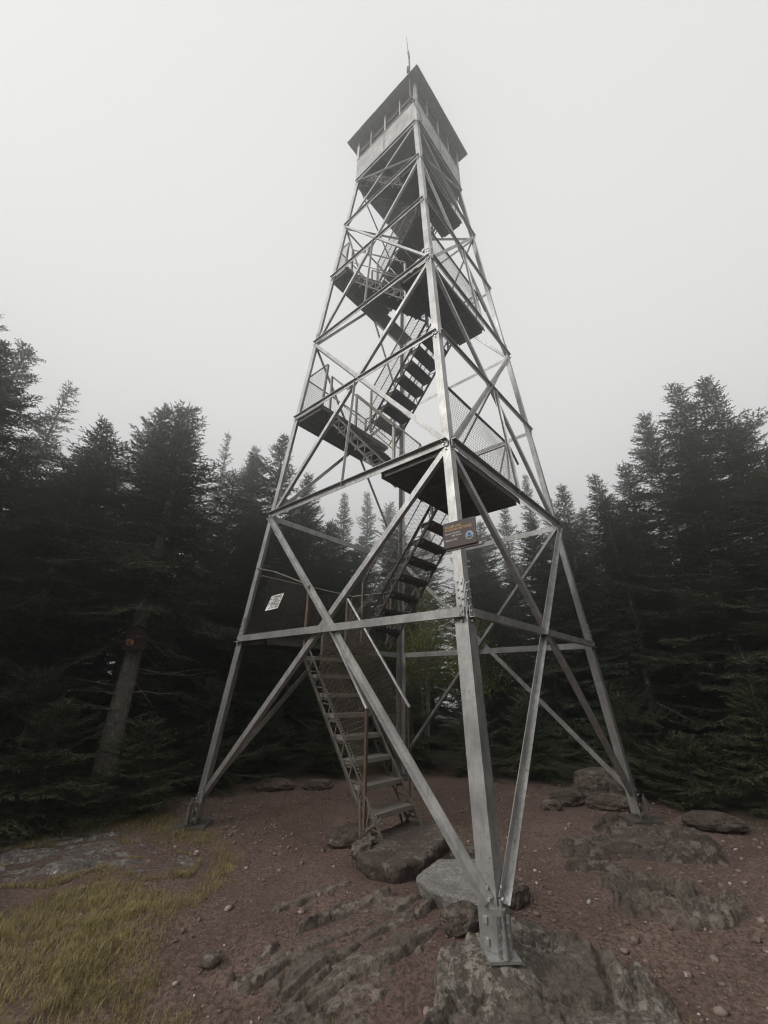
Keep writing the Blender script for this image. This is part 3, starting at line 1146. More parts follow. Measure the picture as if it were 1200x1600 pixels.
def flight(a0, z0, a1, z1, b0, b1, n, label, rails=True, mesh='wire_light', first=1, ext=0.0, rail_h=0.95, mesh_sides=(0, 1), twood='plank_wood', smat='dark_steel'):  # dark default materials put the shade of flights seen from below into the colour
    """n risers from (a0,z0) up to (a1,z1); lattice stringers, wooden treads, pipe rails"""
    ax = (W(a1, 0, z1) - W(a0, 0, z0)).normalized()
    sgn = 1 if a1 > a0 else -1
    nup = Vector((-ax.x * ax.z, -ax.y * ax.z, ax.x ** 2 + ax.y ** 2)).normalized()
    fo = bpy.data.objects.new('stair_flight', None)
    link(fo, tower)
    tag(fo, label)
    for bi, bb in enumerate((b0, b1)):
        m = MB()
        p, q = W(a0, bb, z0) - ax * ext, W(a1, bb, z1)
        d2 = B_ if bi == 0 else -B_
        # lower and upper chord
        m.angle(p - nup * 0.10, q - nup * 0.10, nup, -d2, 0.034, 0.034, 0.005)
        m.angle(p + nup * 0.085, q + nup * 0.085, -nup, -d2, 0.034, 0.034, 0.005)
        # zigzag lacing
        k = 0
        s = 0.02
        step = 0.135
        Lq = (q - p).length
        while s + step < Lq:
            lo_, hi_ = (-0.085, 0.07) if k % 2 == 0 else (0.07, -0.085)
            u0 = p + ax * s + nup * lo_
            u1 = p + ax * (s + step) + nup * hi_
            t_ = (u1 - u0).normalized()
            sd = t_.cross(B_).normalized()
            m.flat(u0 - sd * 0.009 - d2 * 0.012, u1 - sd * 0.009 - d2 * 0.012, sd, 0.018, d2, 0.006)
            s += step
            k += 1
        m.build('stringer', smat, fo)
    rise, run = (z1 - z0) / n, (a1 - a0) / n
    wdt = b1 - b0 - 0.03
    key = (round(wdt, 3), round(abs(run), 3), twood)
    if key not in TREAD:
        mm = MB()
        hw, hd, th = wdt / 2, 0.13, 0.027
        b_ = 0.006
        mm.hexa([(-hd, -hw, -th), (hd, -hw, -th), (hd, hw, -th), (-hd, hw, -th), (-hd + b_, -hw, th), (hd - b_, -hw, th), (hd - b_, hw, th), (-hd + b_, hw, th)])
        brk = []
        for s in (-1, 1):
            mm2 = MB()
            mm2.angle((-hd, s * hw, -th - 0.001), (hd, s * hw, -th - 0.001), (0, -s, 0), (0, 0, -1), 0.035, 0.035, 0.005)
            brk.append(mm2.mesh('tread_bracket', 'dark_steel'))
        TREAD[key] = (mm.mesh('tread', twood), *brk)
    for k in range(first, n):
        c = W(a0 + run * k, (b0 + b1) / 2, z0 + rise * k - 0.022)
        for me, nm in zip(TREAD[key], ('tread', 'tread_bracket', 'tread_bracket')):
            t = bpy.data.objects.new(nm, me)
            t.location = c
            t.rotation_euler = (0, 0, -math.pi / 4 + math.pi / 2)
            # local x along the run (a), local y along b
            t.rotation_euler = (rng.uniform(-0.008, 0.008), rng.uniform(-0.012, 0.012), math.atan2(A_.y, A_.x))
            link(t, fo)
    if rails:
        for bi, bb in enumerate((b0, b1)):
            bo = bb + (-0.03 if bi == 0 else 0.03)
            p, q = W(a0 + run * 0.4, bo, z0 + rise * 0.4), W(a1 - run * 0.3, bo, z1 - rise * 0.3)
            rail(fo, [p + Z_ * rail_h, q + Z_ * rail_h], 0.016, 'galv_stair')
            rail(fo, [p + Z_ * rail_h * 0.52, q + Z_ * rail_h * 0.52], 0.010, 'galv_stair')
            post(fo, p - Z_ * 0.1, p + Z_ * rail_h)
            post(fo, q - Z_ * 0.1, q + Z_ * rail_h)
            if bi in mesh_sides:
                wire_panel([p + Z_ * 0.08, q + Z_ * 0.08, q + Z_ * rail_h, p + Z_ * rail_h], 'wire_mesh', mesh, fo, 0.06, 0.0020)
    return fo


# bottom flight, with its own rails, worn mesh, coil edge and chain
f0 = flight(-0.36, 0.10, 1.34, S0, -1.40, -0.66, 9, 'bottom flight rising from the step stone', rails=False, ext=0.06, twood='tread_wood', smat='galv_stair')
for bb, sgn in ((-1.435, -1), (-0.625, 1)):
    p_low = W(-0.15 if sgn < 0 else -0.23, bb, 0.19 if sgn < 0 else 0.28)
    p_top = W(-0.15 if sgn < 0 else -0.23, bb, 1.50)
    q_top = W(0.80 if sgn < 0 else 1.13, bb, 2.76 if sgn < 0 else 3.22)
    m = MB()
    m.angle(p_low, p_top, A_, B_ * -sgn, 0.034, 0.034, 0.006)
    m.build('post', 'rust_pipe', f0)
    rail(f0, [p_top, q_top], 0.024, 'galv')
    post(f0, q_top - Z_ * (q_top.z - S0 + 0.25) + A_ * 0.0, q_top, 0.045)
    lo0 = W(-0.10 if sgn < 0 else -0.20, bb, 0.72 if sgn < 0 else 0.62)
    lo1 = lo0 + (q_top - p_top)
    if sgn < 0:
        # lower edge wire wound in a tight coil
        m = MB()
        nn = 260
        ax = (lo1 - lo0)
        t_ = ax.normalized()
        sx = t_.cross(B_).normalized()
        m.tube([lo0 + ax * (k / nn) + (sx * math.cos(k * 0.9) + B_ * math.sin(k * 0.9)) * 0.011 for k in range(nn + 1)], 0.007, 5)
        m.build('coil_wire', 'galv_stair', f0)
    wire_panel([lo0, lo1, q_top, p_top], 'wire_mesh', 'wire_rust', f0, 0.052, 0.0030, seed=3 + sgn, sag=0.0)
# hanging chain on the right post
m = MB()
c0 = W(-0.20, -0.575, 1.46)
for k in range(26):
    t = k / 25
    c = c0 + Z_ * (-0.62 * t) + A_ * (-0.03 * math.sin(t * 3.1)) + B_ * (0.015 * math.sin(t * 6))
    u = A_ if k % 2 == 0 else B_
    ring = [c + u * 0.009 * math.cos(x) + Z_ * 0.017 * math.sin(x) for x in [j / 8 * 2 * math.pi for j in range(9)]]
    m.tube(ring, 0.0032, 4, cap=False)
m.build('chain', 'rust_pipe', f0)
# two clamps on the right rail
m = MB()
for zz in (2.95, 3.02):
    c = W(0.93 + (zz - 2.95) * 0.76, -0.60, zz)
    m.disc(c, B_, 0.026, 0.02, 8)
m.build('rail_clamp', 'bolt', f0)
# steel legs under the first tread
m = MB()
for bb in (-0.74,):
    m.flat(W(-0.33, bb, 0.30), W(-0.20, bb, 0.12), A_, 0.03, B_, 0.008)
    m.flat(W(-0.10, bb, 0.36), W(-0.20, bb, 0.12), A_, 0.03, B_, 0.008)
m.build('foot_strut', 'dark_steel', f0)
# splayed lower chord end of the left stringer
m = MB()
m.flat(W(-0.40, -1.425, 0.34), W(-0.10, -1.425, 0.14), Z_, 0.035, B_, 0.007)
m.flat(W(-0.10, -1.44, 0.12), W(-0.08, -1.44, 0.5), A_, 0.03, B_, 0.007)
m.build('foot_strut', 'galv_stair', f0)

f1 = flight(0.98, S0, -0.72, J1, -0.45, 0.28, 8, 'second flight seen from below rising to the near landing', mesh='wire')
f2 = flight(-0.74, J1, 1.06, S1, -1.45, -0.78, 8, 'third flight with lattice stringer rising to the left', mesh_sides=(1,))
f3 = flight(0.90, S1, -0.80, J2, -0.45, 0.28, 8, 'fourth flight rising to the near-side landing halfway up')
f4 = flight(-0.80, J2, 0.98, S2, -1.15, -0.50, 8, 'fifth flight rising to the highest left-hand landing', mesh_sides=(1,))
f5 = flight(0.82, S2, -0.58, J3, -0.40, 0.26, 8, 'sixth flight rising to the landing under the cab')
f6 = flight(-0.66, J3, 0.80, CF + 0.02, -0.98, -0.42, 8, 'last steep flight into the cab floor', rails=False)

# ---- landing fences
# lowest landing: front panel that carries the white notice, leaning inward
b_f = -ww(S0) + 0.03
fp = [W(2.07, b_f, S0 + 0.02), W(0.42, b_f, S0 + 0.02), W(0.44, b_f + 0.02, 3.10), W(1.70, b_f + 0.26, 3.55)]
wire_panel(fp, 'wire_mesh', 'wire', lS0, 0.058, 0.0026, seed=1, sag=0.03, square=True)
rail(lS0, [W(1.93, b_f + 0.05, 3.62), W(1.70, b_f + 0.26, 3.56), W(0.44, b_f + 0.02, 3.10)], 0.014, 'galv_stair')
post(lS0, W(0.43, b_f, S0 - 0.3), W(0.43, b_f, 3.10), 0.045, 'rust_pipe')
# side of that fence towards the stair rail
wire_panel([W(0.42, b_f, S0), W(0.80, -1.44, S0), W(0.80, -1.44, 2.76), W(0.44, b_f, 3.10)], 'wire_mesh', 'wire', lS0, 0.058, 0.0026, seed=2)
rail(lS0, [W(0.44, b_f, 3.10), W(0.80, -1.44, 2.76)], 0.012)
# fence along the left-back face and its far end
a_f = ww(S0) - 0.03
wire_panel([W(a_f, -ww(S0) + 0.1, S0), W(a_f, 0.34, S0), W(a_f - 0.1, 0.34, S0 + 1.06), W(a_f - 0.1, -ww(S0) + 0.2, S0 + 1.06)], 'wire_mesh', 'wire', lS0, 0.058, 0.0026, seed=4, square=True)
rail(lS0, [W(a_f - 0.1, -ww(S0) + 0.2, S0 + 1.06), W(a_f - 0.1, 0.34, S0 + 1.06), W(1.0, 0.34, S0 + 1.02)], 0.018)
wire_panel([W(a_f, 0.34, S0), W(1.0, 0.34, S0), W(1.0, 0.34, S0 + 1.02), W(a_f - 0.1, 0.34, S0 + 1.06)], 'wire_mesh', 'wire', lS0, 0.058, 0.0026, seed=5, square=True)
post(lS0, W(a_f - 0.05, 0.34, S0), W(a_f - 0.1, 0.34, S0 + 1.06), 0.04, 'rust_pipe')
post(lS0, W(1.0, 0.34, S0), W(1.0, 0.34, S0 + 1.02), 0.04, 'rust_pipe')


def near_fence(z, b_end, lo, h=1.06, mat='wire_light'):
    """fence of a near-side landing: along the near-right face and across its far end"""
    w0, w1 = ww(z) - 0.03, ww(z + h) - 0.02
    a0, a1 = -w0, -w1
    wire_panel([W(a0, -w0 + 0.12, z), W(a0, b_end, z), W(a1, b_end - 0.03, z + h), W(a1, -w1 + 0.12, z + h)], 'wire_mesh', mat, lo, 0.05, 0.0020, seed=z, sag=0.05, square=True)
    rail(lo, [W(a1 - 0.0, -w1 + 0.1, z + h), W(a1, b_end + 0.02, z + h), W(a1 - 0.02, b_end + 0.3, z + h - 0.28)], 0.02, 'dark_steel')
    m = MB()
    m.flat(W(a0 + 0.01, b_end - 0.30, z), W(a1, b_end - 0.02, z + h), A_, 0.03, B_, 0.006)
    m.flat(W(a0 + 0.02, b_end - 0.7, z), W(a1 + 0.01, b_end - 0.02, z + h), A_, 0.03, B_, 0.006)
    m.build('rail_stay', 'galv_stair', lo)
    # far end
    wire_panel([W(a0 + 0.02, b_end, z), W(-0.8, b_end, z), W(-0.8, b_end, z + h), W(a1 + 0.02, b_end, z + h)], 'wire_mesh', mat, lo, 0.05, 0.0020, seed=z + 2, square=True)
    rail(lo, [W(a1, b_end, z + h), W(-0.8, b_end, z + h)], 0.016)
    post(lo, W(-0.8, b_end, z), W(-0.8, b_end, z + h))


near_fence(J1, 0.22, lJ1)
near_fence(J2, 0.45, lJ2)
near_fence(J3, 0.64, lJ3)


def left_fence(z, lo, h=1.05, b_end=0.22):
    w0, w1 = ww(z) - 0.03, ww(z + h) - 0.02
    # along the left-near face
    wire_panel([W(w0 - 0.06, -w0, z), W(0.95, -w0, z), W(0.95, -w1, z + h * 0.96), W(w1 - 0.05, -w1, z + h)], 'wire_mesh', 'wire_light', lo, 0.05, 0.0020, seed=z + 3, sag=0.04, square=True)
    rail(lo, [W(w1 - 0.05, -w1, z + h), W(0.95, -w1, z + h)], 0.015)
    post(lo, W(0.97, -w0 + 0.02, z), W(0.95, -w1, z + h))
    # along the left-back face
    wire_panel([W(w0, -w0 + 0.1, z), W(w0, b_end, z), W(w1, b_end, z + h), W(w1, -w1 + 0.05, z + h)], 'wire_mesh', 'wire_light', lo, 0.05, 0.0020, seed=z + 4, square=True)
    rail(lo, [W(w1, -w1 + 0.05, z + h), W(w1, b_end, z + h), W(1.0, b_end, z + h)], 0.015)
    post(lo, W(w0 - 0.02, b_end, z), W(w1, b_end, z + h))
    wire_panel([W(w0, b_end, z), W(1.0, b_end, z), W(1.0, b_end, z + h), W(w1, b_end, z + h)], 'wire_mesh', 'wire_light', lo, 0.05, 0.0020, seed=z + 5, square=True)


left_fence(S1, lS1)
left_fence(S2, lS2)

# ---- the cab
CW = 1.0655
ZS, ZE = 15.93, 16.83
m = MB()
for s in (-1, 1):
    m.flat(W(s * CW, -CW, CF - 0.10), W(s * CW, CW, CF - 0.10), A_ * -s, 0.07, Z_, 0.1)
    m.flat(W(-CW + 0.072, s * CW, CF - 0.10), W(CW - 0.072, s * CW, CF - 0.10), B_ * -s, 0.07, Z_, 0.1)
for k in range(1, 4):
    bb = -CW + 2 * CW * k / 4
    m.flat(W(-CW + 0.072, bb, CF - 0.09), W(CW - 0.072, bb, CF - 0.09), B_, 0.05, Z_, 0.088)
cab = m.build('cab', 'dark_steel', tower)
tag(cab, 'square lookout cab with pale sheet-metal walls and open windows')
nb = 14
for k in range(nb):
    wd = 2 * CW / nb
    aa = -CW + wd * (k + 0.5)
    ln = 2 * CW - 0.01
    plank(ln, wd, cab, W(aa, 0, CF + 0.02), 'floor_board')
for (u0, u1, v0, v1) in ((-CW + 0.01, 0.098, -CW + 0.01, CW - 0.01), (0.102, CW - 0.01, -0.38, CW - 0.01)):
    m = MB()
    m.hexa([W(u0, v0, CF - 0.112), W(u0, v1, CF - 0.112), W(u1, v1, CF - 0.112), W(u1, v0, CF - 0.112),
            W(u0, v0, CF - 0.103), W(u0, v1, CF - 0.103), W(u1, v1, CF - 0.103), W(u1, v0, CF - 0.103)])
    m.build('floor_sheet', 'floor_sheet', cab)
# two pale straps below the floor
for (u0, u1) in (((1.00, -0.26), (0.18, 0.45)), ((1.0, -1.0), (0.6, -0.68))):
    m = MB()
    m.flat(W(u0[0], u0[1], CF - 0.127), W(u1[0], u1[1], CF - 0.127), Vector((0, 1, 0)), 0.05, Z_, 0.012)
    m.build('floor_strap', 'galv', cab)
# walls: two corrugated sheets a side with a riveted seam
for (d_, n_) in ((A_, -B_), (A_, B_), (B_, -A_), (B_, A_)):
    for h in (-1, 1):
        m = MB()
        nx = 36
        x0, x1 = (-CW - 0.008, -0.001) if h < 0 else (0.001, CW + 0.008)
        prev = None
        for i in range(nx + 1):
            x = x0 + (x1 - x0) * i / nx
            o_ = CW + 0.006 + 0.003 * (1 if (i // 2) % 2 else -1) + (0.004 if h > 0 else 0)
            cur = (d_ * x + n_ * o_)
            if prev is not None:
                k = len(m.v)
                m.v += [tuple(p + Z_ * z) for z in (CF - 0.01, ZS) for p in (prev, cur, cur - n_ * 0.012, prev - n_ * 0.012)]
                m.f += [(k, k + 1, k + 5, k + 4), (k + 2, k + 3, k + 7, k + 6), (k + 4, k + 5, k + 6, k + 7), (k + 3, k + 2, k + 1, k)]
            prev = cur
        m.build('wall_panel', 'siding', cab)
    m = MB()
    for k in range(12):
        m.disc(d_ * 0.02 + n_ * (CW + 0.013) + Z_ * (CF + 0.06 + k * 0.078), n_, 0.011, 0.008, 6)
    tag(m.build('rivets', 'dark_steel', cab), kind='stuff')
    # sill and head rails, window mullions
    m = MB()
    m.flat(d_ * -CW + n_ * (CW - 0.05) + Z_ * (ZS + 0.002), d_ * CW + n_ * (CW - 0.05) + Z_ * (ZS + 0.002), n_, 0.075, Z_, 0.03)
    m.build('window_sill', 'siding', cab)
    for zz, hh in ((ZS + 0.38, 0.022), (ZS + 0.46, 0.022), (ZE - 0.12, 0.05)):
        m = MB()
        m.flat(d_ * (-CW + 0.06) + n_ * (CW - 0.045) + Z_ * zz, d_ * (CW - 0.06) + n_ * (CW - 0.045) + Z_ * zz, n_, 0.022, Z_, hh)
        m.build('window_rail', 'galv_stair', cab)
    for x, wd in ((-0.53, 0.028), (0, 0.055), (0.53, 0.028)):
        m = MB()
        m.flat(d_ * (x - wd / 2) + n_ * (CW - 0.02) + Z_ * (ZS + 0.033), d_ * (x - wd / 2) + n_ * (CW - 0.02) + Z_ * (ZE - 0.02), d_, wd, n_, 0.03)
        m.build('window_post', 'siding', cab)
for leg, (sa, sb) in LEGS.items():
    m = MB()
    p0, p1 = W(sa * (CW + 0.013), sb * (CW + 0.013), CF - 0.02), W(sa * (CW + 0.013), sb * (CW + 0.013), ZE - 0.005)
    m.angle(p0, p1, A_ * -sa, B_ * -sb, 0.085, 0.085, 0.008)
    m.build('corner_post', 'galv', cab)
# roof: hipped sheet roof with a boxed eave
ER = 1.275
m = MB()
for s in ((0, 0.0), (1, 0.05)):
    pass
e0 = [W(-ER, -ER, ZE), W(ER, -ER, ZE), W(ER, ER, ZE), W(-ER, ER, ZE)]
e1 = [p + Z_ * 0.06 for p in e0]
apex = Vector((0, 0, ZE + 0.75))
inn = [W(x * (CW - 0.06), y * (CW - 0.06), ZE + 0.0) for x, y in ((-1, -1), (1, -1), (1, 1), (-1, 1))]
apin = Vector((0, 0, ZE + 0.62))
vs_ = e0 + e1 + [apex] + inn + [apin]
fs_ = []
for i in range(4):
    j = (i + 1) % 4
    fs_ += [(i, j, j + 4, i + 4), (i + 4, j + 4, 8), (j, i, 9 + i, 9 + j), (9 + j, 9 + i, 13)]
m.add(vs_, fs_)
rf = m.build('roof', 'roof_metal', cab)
# lapped sheet edges along the eaves
m = MB()
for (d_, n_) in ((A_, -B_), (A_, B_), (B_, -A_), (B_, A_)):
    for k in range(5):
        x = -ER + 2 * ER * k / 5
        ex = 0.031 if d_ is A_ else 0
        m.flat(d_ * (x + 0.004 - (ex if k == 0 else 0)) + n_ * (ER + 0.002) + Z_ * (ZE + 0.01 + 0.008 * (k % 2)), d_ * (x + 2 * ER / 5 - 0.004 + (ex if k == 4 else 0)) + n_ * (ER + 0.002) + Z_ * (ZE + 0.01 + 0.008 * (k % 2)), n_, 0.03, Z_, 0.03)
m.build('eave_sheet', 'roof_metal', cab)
# antenna mast on the near corner with its cable loop
m = MB()
mp0 = Vector((-0.15, -1.55, 0))
m.tube([mp0 + Z_ * 15.75, mp0 + Z_ * 18.0], 0.022, 8)
m.tube([mp0 + Z_ * 18.0, mp0 + Vector((-0.02, 0, 18.35))], 0.03, 8)
m.tube([mp0 + Vector((-0.02, 0, 18.35)), mp0 + Vector((-0.06, 0, 19.25))], 0.012, 6, 0.006)
m.box(mp0 + Vector((-0.04, 0, 17.32)), 0.035, 0.035, 0.11)
m.build('antenna', 'dark_steel', cab)
m = MB()
c0 = Vector((-0.12, -1.60, 15.62))
m.tube([c0 + Vector((0.085 * math.cos(t), 0.02 * math.sin(t * 2), 0.085 * math.sin(t) * 1.1)) for t in [k / 20 * 2 * math.pi for k in range(21)]], 0.012, 6)
m.tube([mp0 + Z_ * 15.75, c0 + Vector((0, 0, 0.09))], 0.01, 6)
m.tube([c0 + Vector((0.05, 0, -0.08)), Vector((0.0, -1.62, 15.25)), Vector((0.06, -1.6, 15.05)), Vector((0.12, -1.52, 14.85))], 0.012, 6)
m.build('antenna_cable', 'dark_steel', cab)

# ------------------------------------------------------------------ signs
def text_mesh(body, size, align='LEFT'):
    cu = bpy.data.curves.new('lettering', 'FONT')
    cu.body = body
    cu.size = size
    cu.align_x = align
    cu.extrude = 0.0
    cu.resolution_u = 2
    cu.offset = 0.0003
    ob = bpy.data.objects.new('lettering', cu)
    COL.objects.link(ob)
    dg = bpy.context.evaluated_depsgraph_get()
    me = bpy.data.meshes.new_from_object(ob.evaluated_get(dg))
    bpy.data.objects.remove(ob, do_unlink=True)
    return me


def put_text(parent, body, size, x, y, mat, width=None, shear=0.0, align='LEFT', z=0.0125):
    me = text_mesh(body, size, align)
    xs = [v.co.x for v in me.vertices]
    k = width / (max(xs) - min(xs)) if width else 1
    for v in me.vertices:
        v.co.x = v.co.x * k + shear * v.co.y
    me.materials.clear()
    me.materials.append(MATS[mat])
    o = bpy.data.objects.new('lettering', me)
    o.location = (x, y, z)
    return link(o, parent)


def sign_frame(origin, X, Y):
    X, Y = Vector(X).normalized(), Vector(Y)
    Y = (Y - X * X.dot(Y)).normalized()
    Z = X.cross(Y)
    mt = Matrix((X, Y, Z)).transposed().to_4x4()
    mt.translation = origin
    return mt


# brown name sign on the near leg (faces out of the near-left face)
SW, SH = 0.405, 0.295
sg = empty('name_sign')
sg.matrix_world = sign_frame(W(-2.065, -2.075, 3.315), -A_, Z_)
tag(sg, 'brown tower name sign with yellow and white lettering on the near leg', 'sign')
m = MB()
m.box((0, 0, 0), SW / 2, SH / 2, 0.008)
m.build('sign_board', 'sign_brown', sg)
x0 = -SW / 2 + 0.026
put_text(sg, 'BALSAM LAKE', 0.042, x0, 0.078, 'sign_yellow', 0.205)
put_text(sg, 'MOUNTAIN FIRE TOWER', 0.042, x0, 0.040, 'sign_yellow', 0.335)
put_text(sg, "Erected 1919 (Steel)", 0.026, x0, 0.004, 'sign_white', 0.19, 0.2)
put_text(sg, "1887 (Wood)", 0.026, x0 + 0.078, -0.026, 'sign_white', 0.122, 0.2)
put_text(sg, "Elevation 3723'", 0.026, x0, -0.072, 'sign_white', 0.15, 0.2)
ec = (0.122, -0.052)
for nm, mt_, rx, zz in (('emblem_ring', 'emblem_tan', 0.047, 0.009), ('emblem_sky', 'emblem_blue', 0.041, 0.0105)):
    m = MB()
    m.tube([(ec[0], ec[1], zz - 0.002), (ec[0], ec[1], zz)], rx, 28)
    m.build(nm, mt_, sg)
m = MB()
m.add([(ec[0] - 0.037, ec[1] - 0.015, 0.0125), (ec[0] - 0.02, ec[1] - 0.034, 0.0125), (ec[0] + 0.02, ec[1] - 0.034, 0.0125), (ec[0] + 0.038, ec[1] - 0.006, 0.0125), (ec[0] + 0.012, ec[1] - 0.017, 0.0125), (ec[0] - 0.014, ec[1] - 0.012, 0.0125)], [(0, 1, 2, 3, 4, 5)])
m.build('emblem_land', 'emblem_green', sg)
m = MB()
m.add([(ec[0] + 0.012 * math.cos(t) * (1 + 0.2 * math.cos(3 * t)), ec[1] + 0.012 + 0.013 * math.sin(t), 0.0128) for t in [k / 12 * 2 * math.pi for k in range(12)]], [tuple(range(12))])
m.add([(ec[0] - 0.003, ec[1] - 0.018, 0.0128), (ec[0] + 0.003, ec[1] - 0.018, 0.0128), (ec[0] + 0.002, ec[1] + 0.004, 0.0128), (ec[0] - 0.002, ec[1] + 0.004, 0.0128)], [(0, 1, 2, 3)])
m.build('emblem_figure', 'emblem_dark', sg)
m = MB()
m.flat((-SW / 2 + 0.01, -SH / 2 - 0.022, -0.045), (SW / 2 + 0.05, -SH / 2 - 0.022, -0.045), (0, 1, 0), 0.03, (0, 0, 1), 0.03)
m.build('sign_batten', 'galv_stair', sg)

# white notice wired to the lowest landing's fence
ng = empty('notice_sign')
ctr = W(1.36, b_f + 0.085, 2.985)
ng.matrix_world = sign_frame(ctr, (-A_ * 1.0 + Z_ * 0.03), Z_ * 1.0 + B_ * 0.40 - A_ * 0.05)
tag(ng, 'small white notice wired to the mesh of the lowest landing', 'sign')
m = MB()
m.box((0, 0, 0.004), 0.165, 0.138, 0.002)
m.build('sign_board', 'sign_white', ng)
for i, (t, wd) in enumerate((('NO MORE', 0.17), ('THAN', 0.105), ('6 PEOPLE', 0.175), ('ON TOWER', 0.19), ('AT ONE TIME', 0.24))):
    me_w = wd
    put_text(ng, t, 0.045, -me_w / 2 + 0.02, 0.078 - i * 0.049, 'sign_ink', me_w, 0, 'LEFT', 0.0085)


# ------------------------------------------------------------------ conifers
def conifer_mesh(name, seed, H, R, base, dens=1.0, ragged=0.25, twig=0.13, wn=0.024, trunk_r=0.14, top='spire', lean=0.0, dead=14, droop=0.25, forks=None, bare_side=None):
    rg = random.Random(seed)
    P0, D, LN, SD = [], [], [], []
    tb = MB()
    curve = [(lean * (t ** 1.5) * H + 0.05 * noise.noise((t * 3, seed, 0)) * H * 0.3, 0.04 * noise.noise((t * 3, seed, 5)) * H * 0.3) for t in [k / 16 for k in range(17)]]

    def axis(z):
        t = max(0, min(1, z / H)) * 16
        i = min(15, int(t))
        f = t - i
        return Vector((curve[i][0] * (1 - f) + curve[i + 1][0] * f, curve[i][1] * (1 - f) + curve[i + 1][1] * f, z))

    rings = [axis(H * k / 22) for k in range(23)]
    rings[0].z = -0.25
    k0 = len(tb.v)
    nseg = 14
    for i, c in enumerate(rings):
        t = i / 22
        rr = trunk_r * (1 - t) ** 0.85 + 0.008 + (0.05 * trunk_r / 0.14 if i == 0 else 0)
        for j in range(nseg):
            an = 2 * math.pi * j / nseg
            q = rr * (1 + 0.07 * noise.noise((math.cos(an) * 2, math.sin(an) * 2, c.z * 1.5 + seed)))
            tb.v.append((c.x + q * math.cos(an), c.y + q * math.sin(an), c.z))
    for i in range(22):
        for j in range(nseg):
            a, b = k0 + i * nseg + j, k0 + i * nseg + (j + 1) % nseg
            tb.f.append((a, b, b + nseg, a + nseg))

    def add_twig(p, d, ln, side):
        P0.append(tuple(p))
        D.append(tuple(d))
        LN.append(ln)
        SD.append(tuple(side))

    def branch(z, az, L, pitch, sparse=1.0):
        p = axis(z)
        hd = Vector((math.cos(az), math.sin(az), 0))
        n = max(3, int(L / 0.16))
        pts = [p]
        pp = p.copy()
        az2 = az
        for i in range(n):
            s = i / n
            pt = pitch - droop * math.sin(s * 2.2) * 1.0 + 0.55 * s * s
            az2 += rg.gauss(0, 0.05)
            h2 = Vector((math.cos(az2), math.sin(az2), 0))
            d = h2 * math.cos(pt) + Vector((0, 0, math.sin(pt)))
            pp = pp + d * (L / n)
            pts.append(pp.copy())
        r0 = min(0.018, 0.005 + 0.007 * L)
        tb.tube(pts, r0, 3, 0.003, cap=False)
        side0 = Vector((-hd.y, hd.x, 0))
        # needles along the branch axis
        for i in range(n):
            if i / n > 0.1:
                d = (pts[i + 1] - pts[i])
                add_twig(pts[i], d.normalized(), d.length * 1.1, side0)
        # side shoots
        s = 0.06 + rg.random() * 0.06
        gap = twig * 0.55 / max(0.25, L)
        sd = 1
        while s < 1.0:
            i = min(n - 1, int(s * n))
            f = s * n - i
            q = pts[i].lerp(pts[i + 1], f)
            d = (pts[i + 1] - pts[i]).normalized()
            side = d.cross(Vector((0, 0, 1))).normalized() * sd
            sd = -sd
            if rg.random() < sparse:
                l2 = (0.42 * L * (1 - s) ** 0.8 * (0.35 + 0.65 * min(1, s * 2.2)) + twig * 0.7) * rg.uniform(0.7, 1.15)
                ang = rg.uniform(0.75, 1.05)
                dd2 = (d * math.cos(ang) + side * math.sin(ang) + Vector((0, 0, rg.uniform(-0.32, 0.2)))).normalized()
                s2 = 0.0
                k = 0
                upn = dd2.cross(d).normalized()
                sside = dd2.cross(Vector((0, 0, 1))).normalized()
                while s2 < l2:
                    ln = min(twig, l2 - s2 + 0.03)
                    add_twig(q + dd2 * s2, dd2, ln * 1.15, sside)
                    if k > 0 and l2 - s2 > 0.03:
                        for q2 in (-1, 1):
                            if rg.random() < 0.82:
                                a3 = rg.uniform(0.6, 0.95)
                                d3 = (dd2 * math.cos(a3) + sside * q2 * math.sin(a3) + Vector((0, 0, rg.uniform(-0.4, 0.28)))).normalized()
                                add_twig(q + dd2 * s2, d3, twig * rg.uniform(0.6, 1.25) * min(1, 0.5 + (l2 - s2) / l2), d3.cross(Vector((0, 0, 1))).normalized())
                    s2 += twig * 0.55
                    k += 1
            s += gap
        add_twig(pts[-1], (pts[-1] - pts[-2]).normalized(), twig * 1.2, side0)

    z = base
    while z < H - 0.12:
        t = (z - base) / (H - base)
        prof = (1 - t) ** 0.74 * min(1, 0.7 + t * 1.6)
        if top == 'flat':
            prof = (1 - t) ** 0.35 * min(1, 0.35 + t * 1.5)
        nb = max(3, int((6.6 if t < 0.8 else 5) * min(1, dens) + 0.5))
        az0 = rg.uniform(0, 6.28)
        for k in range(nb):
            azk = az0 + 2 * math.pi * k / nb
            lump = 0.95 + 0.9 * noise.noise((math.cos(azk) * 1.1 + seed * 3.1, math.sin(azk) * 1.1, z * 0.75)) + 0.35 * noise.noise((seed * 1.7, 3.3, z * 2.2))
            if bare_side and z < bare_side[2] and math.cos(azk - bare_side[0]) > math.cos(bare_side[1]):
                continue
            L = R * prof * max(0.3, lump) * rg.uniform(1 - ragged * 1.3, 1 + ragged) + 0.10
            if rg.random() < ragged * 0.35:
                L *= 0.5
            pitch = -0.20 + 0.95 * t ** 1.6 + rg.gauss(0, 0.2)
            if top == 'flat':
                pitch = 0.1 + 0.2 * t + rg.gauss(0, 0.1)
            branch(z + rg.uniform(-0.05, 0.05), az0 + 2 * math.pi * k / nb + rg.gauss(0, 0.18), L, pitch)
        z += (0.11 + 0.13 * (1 - t)) / max(0.4, dens) * rg.uniform(0.8, 1.2)
    # leader
    zt = H - 0.3
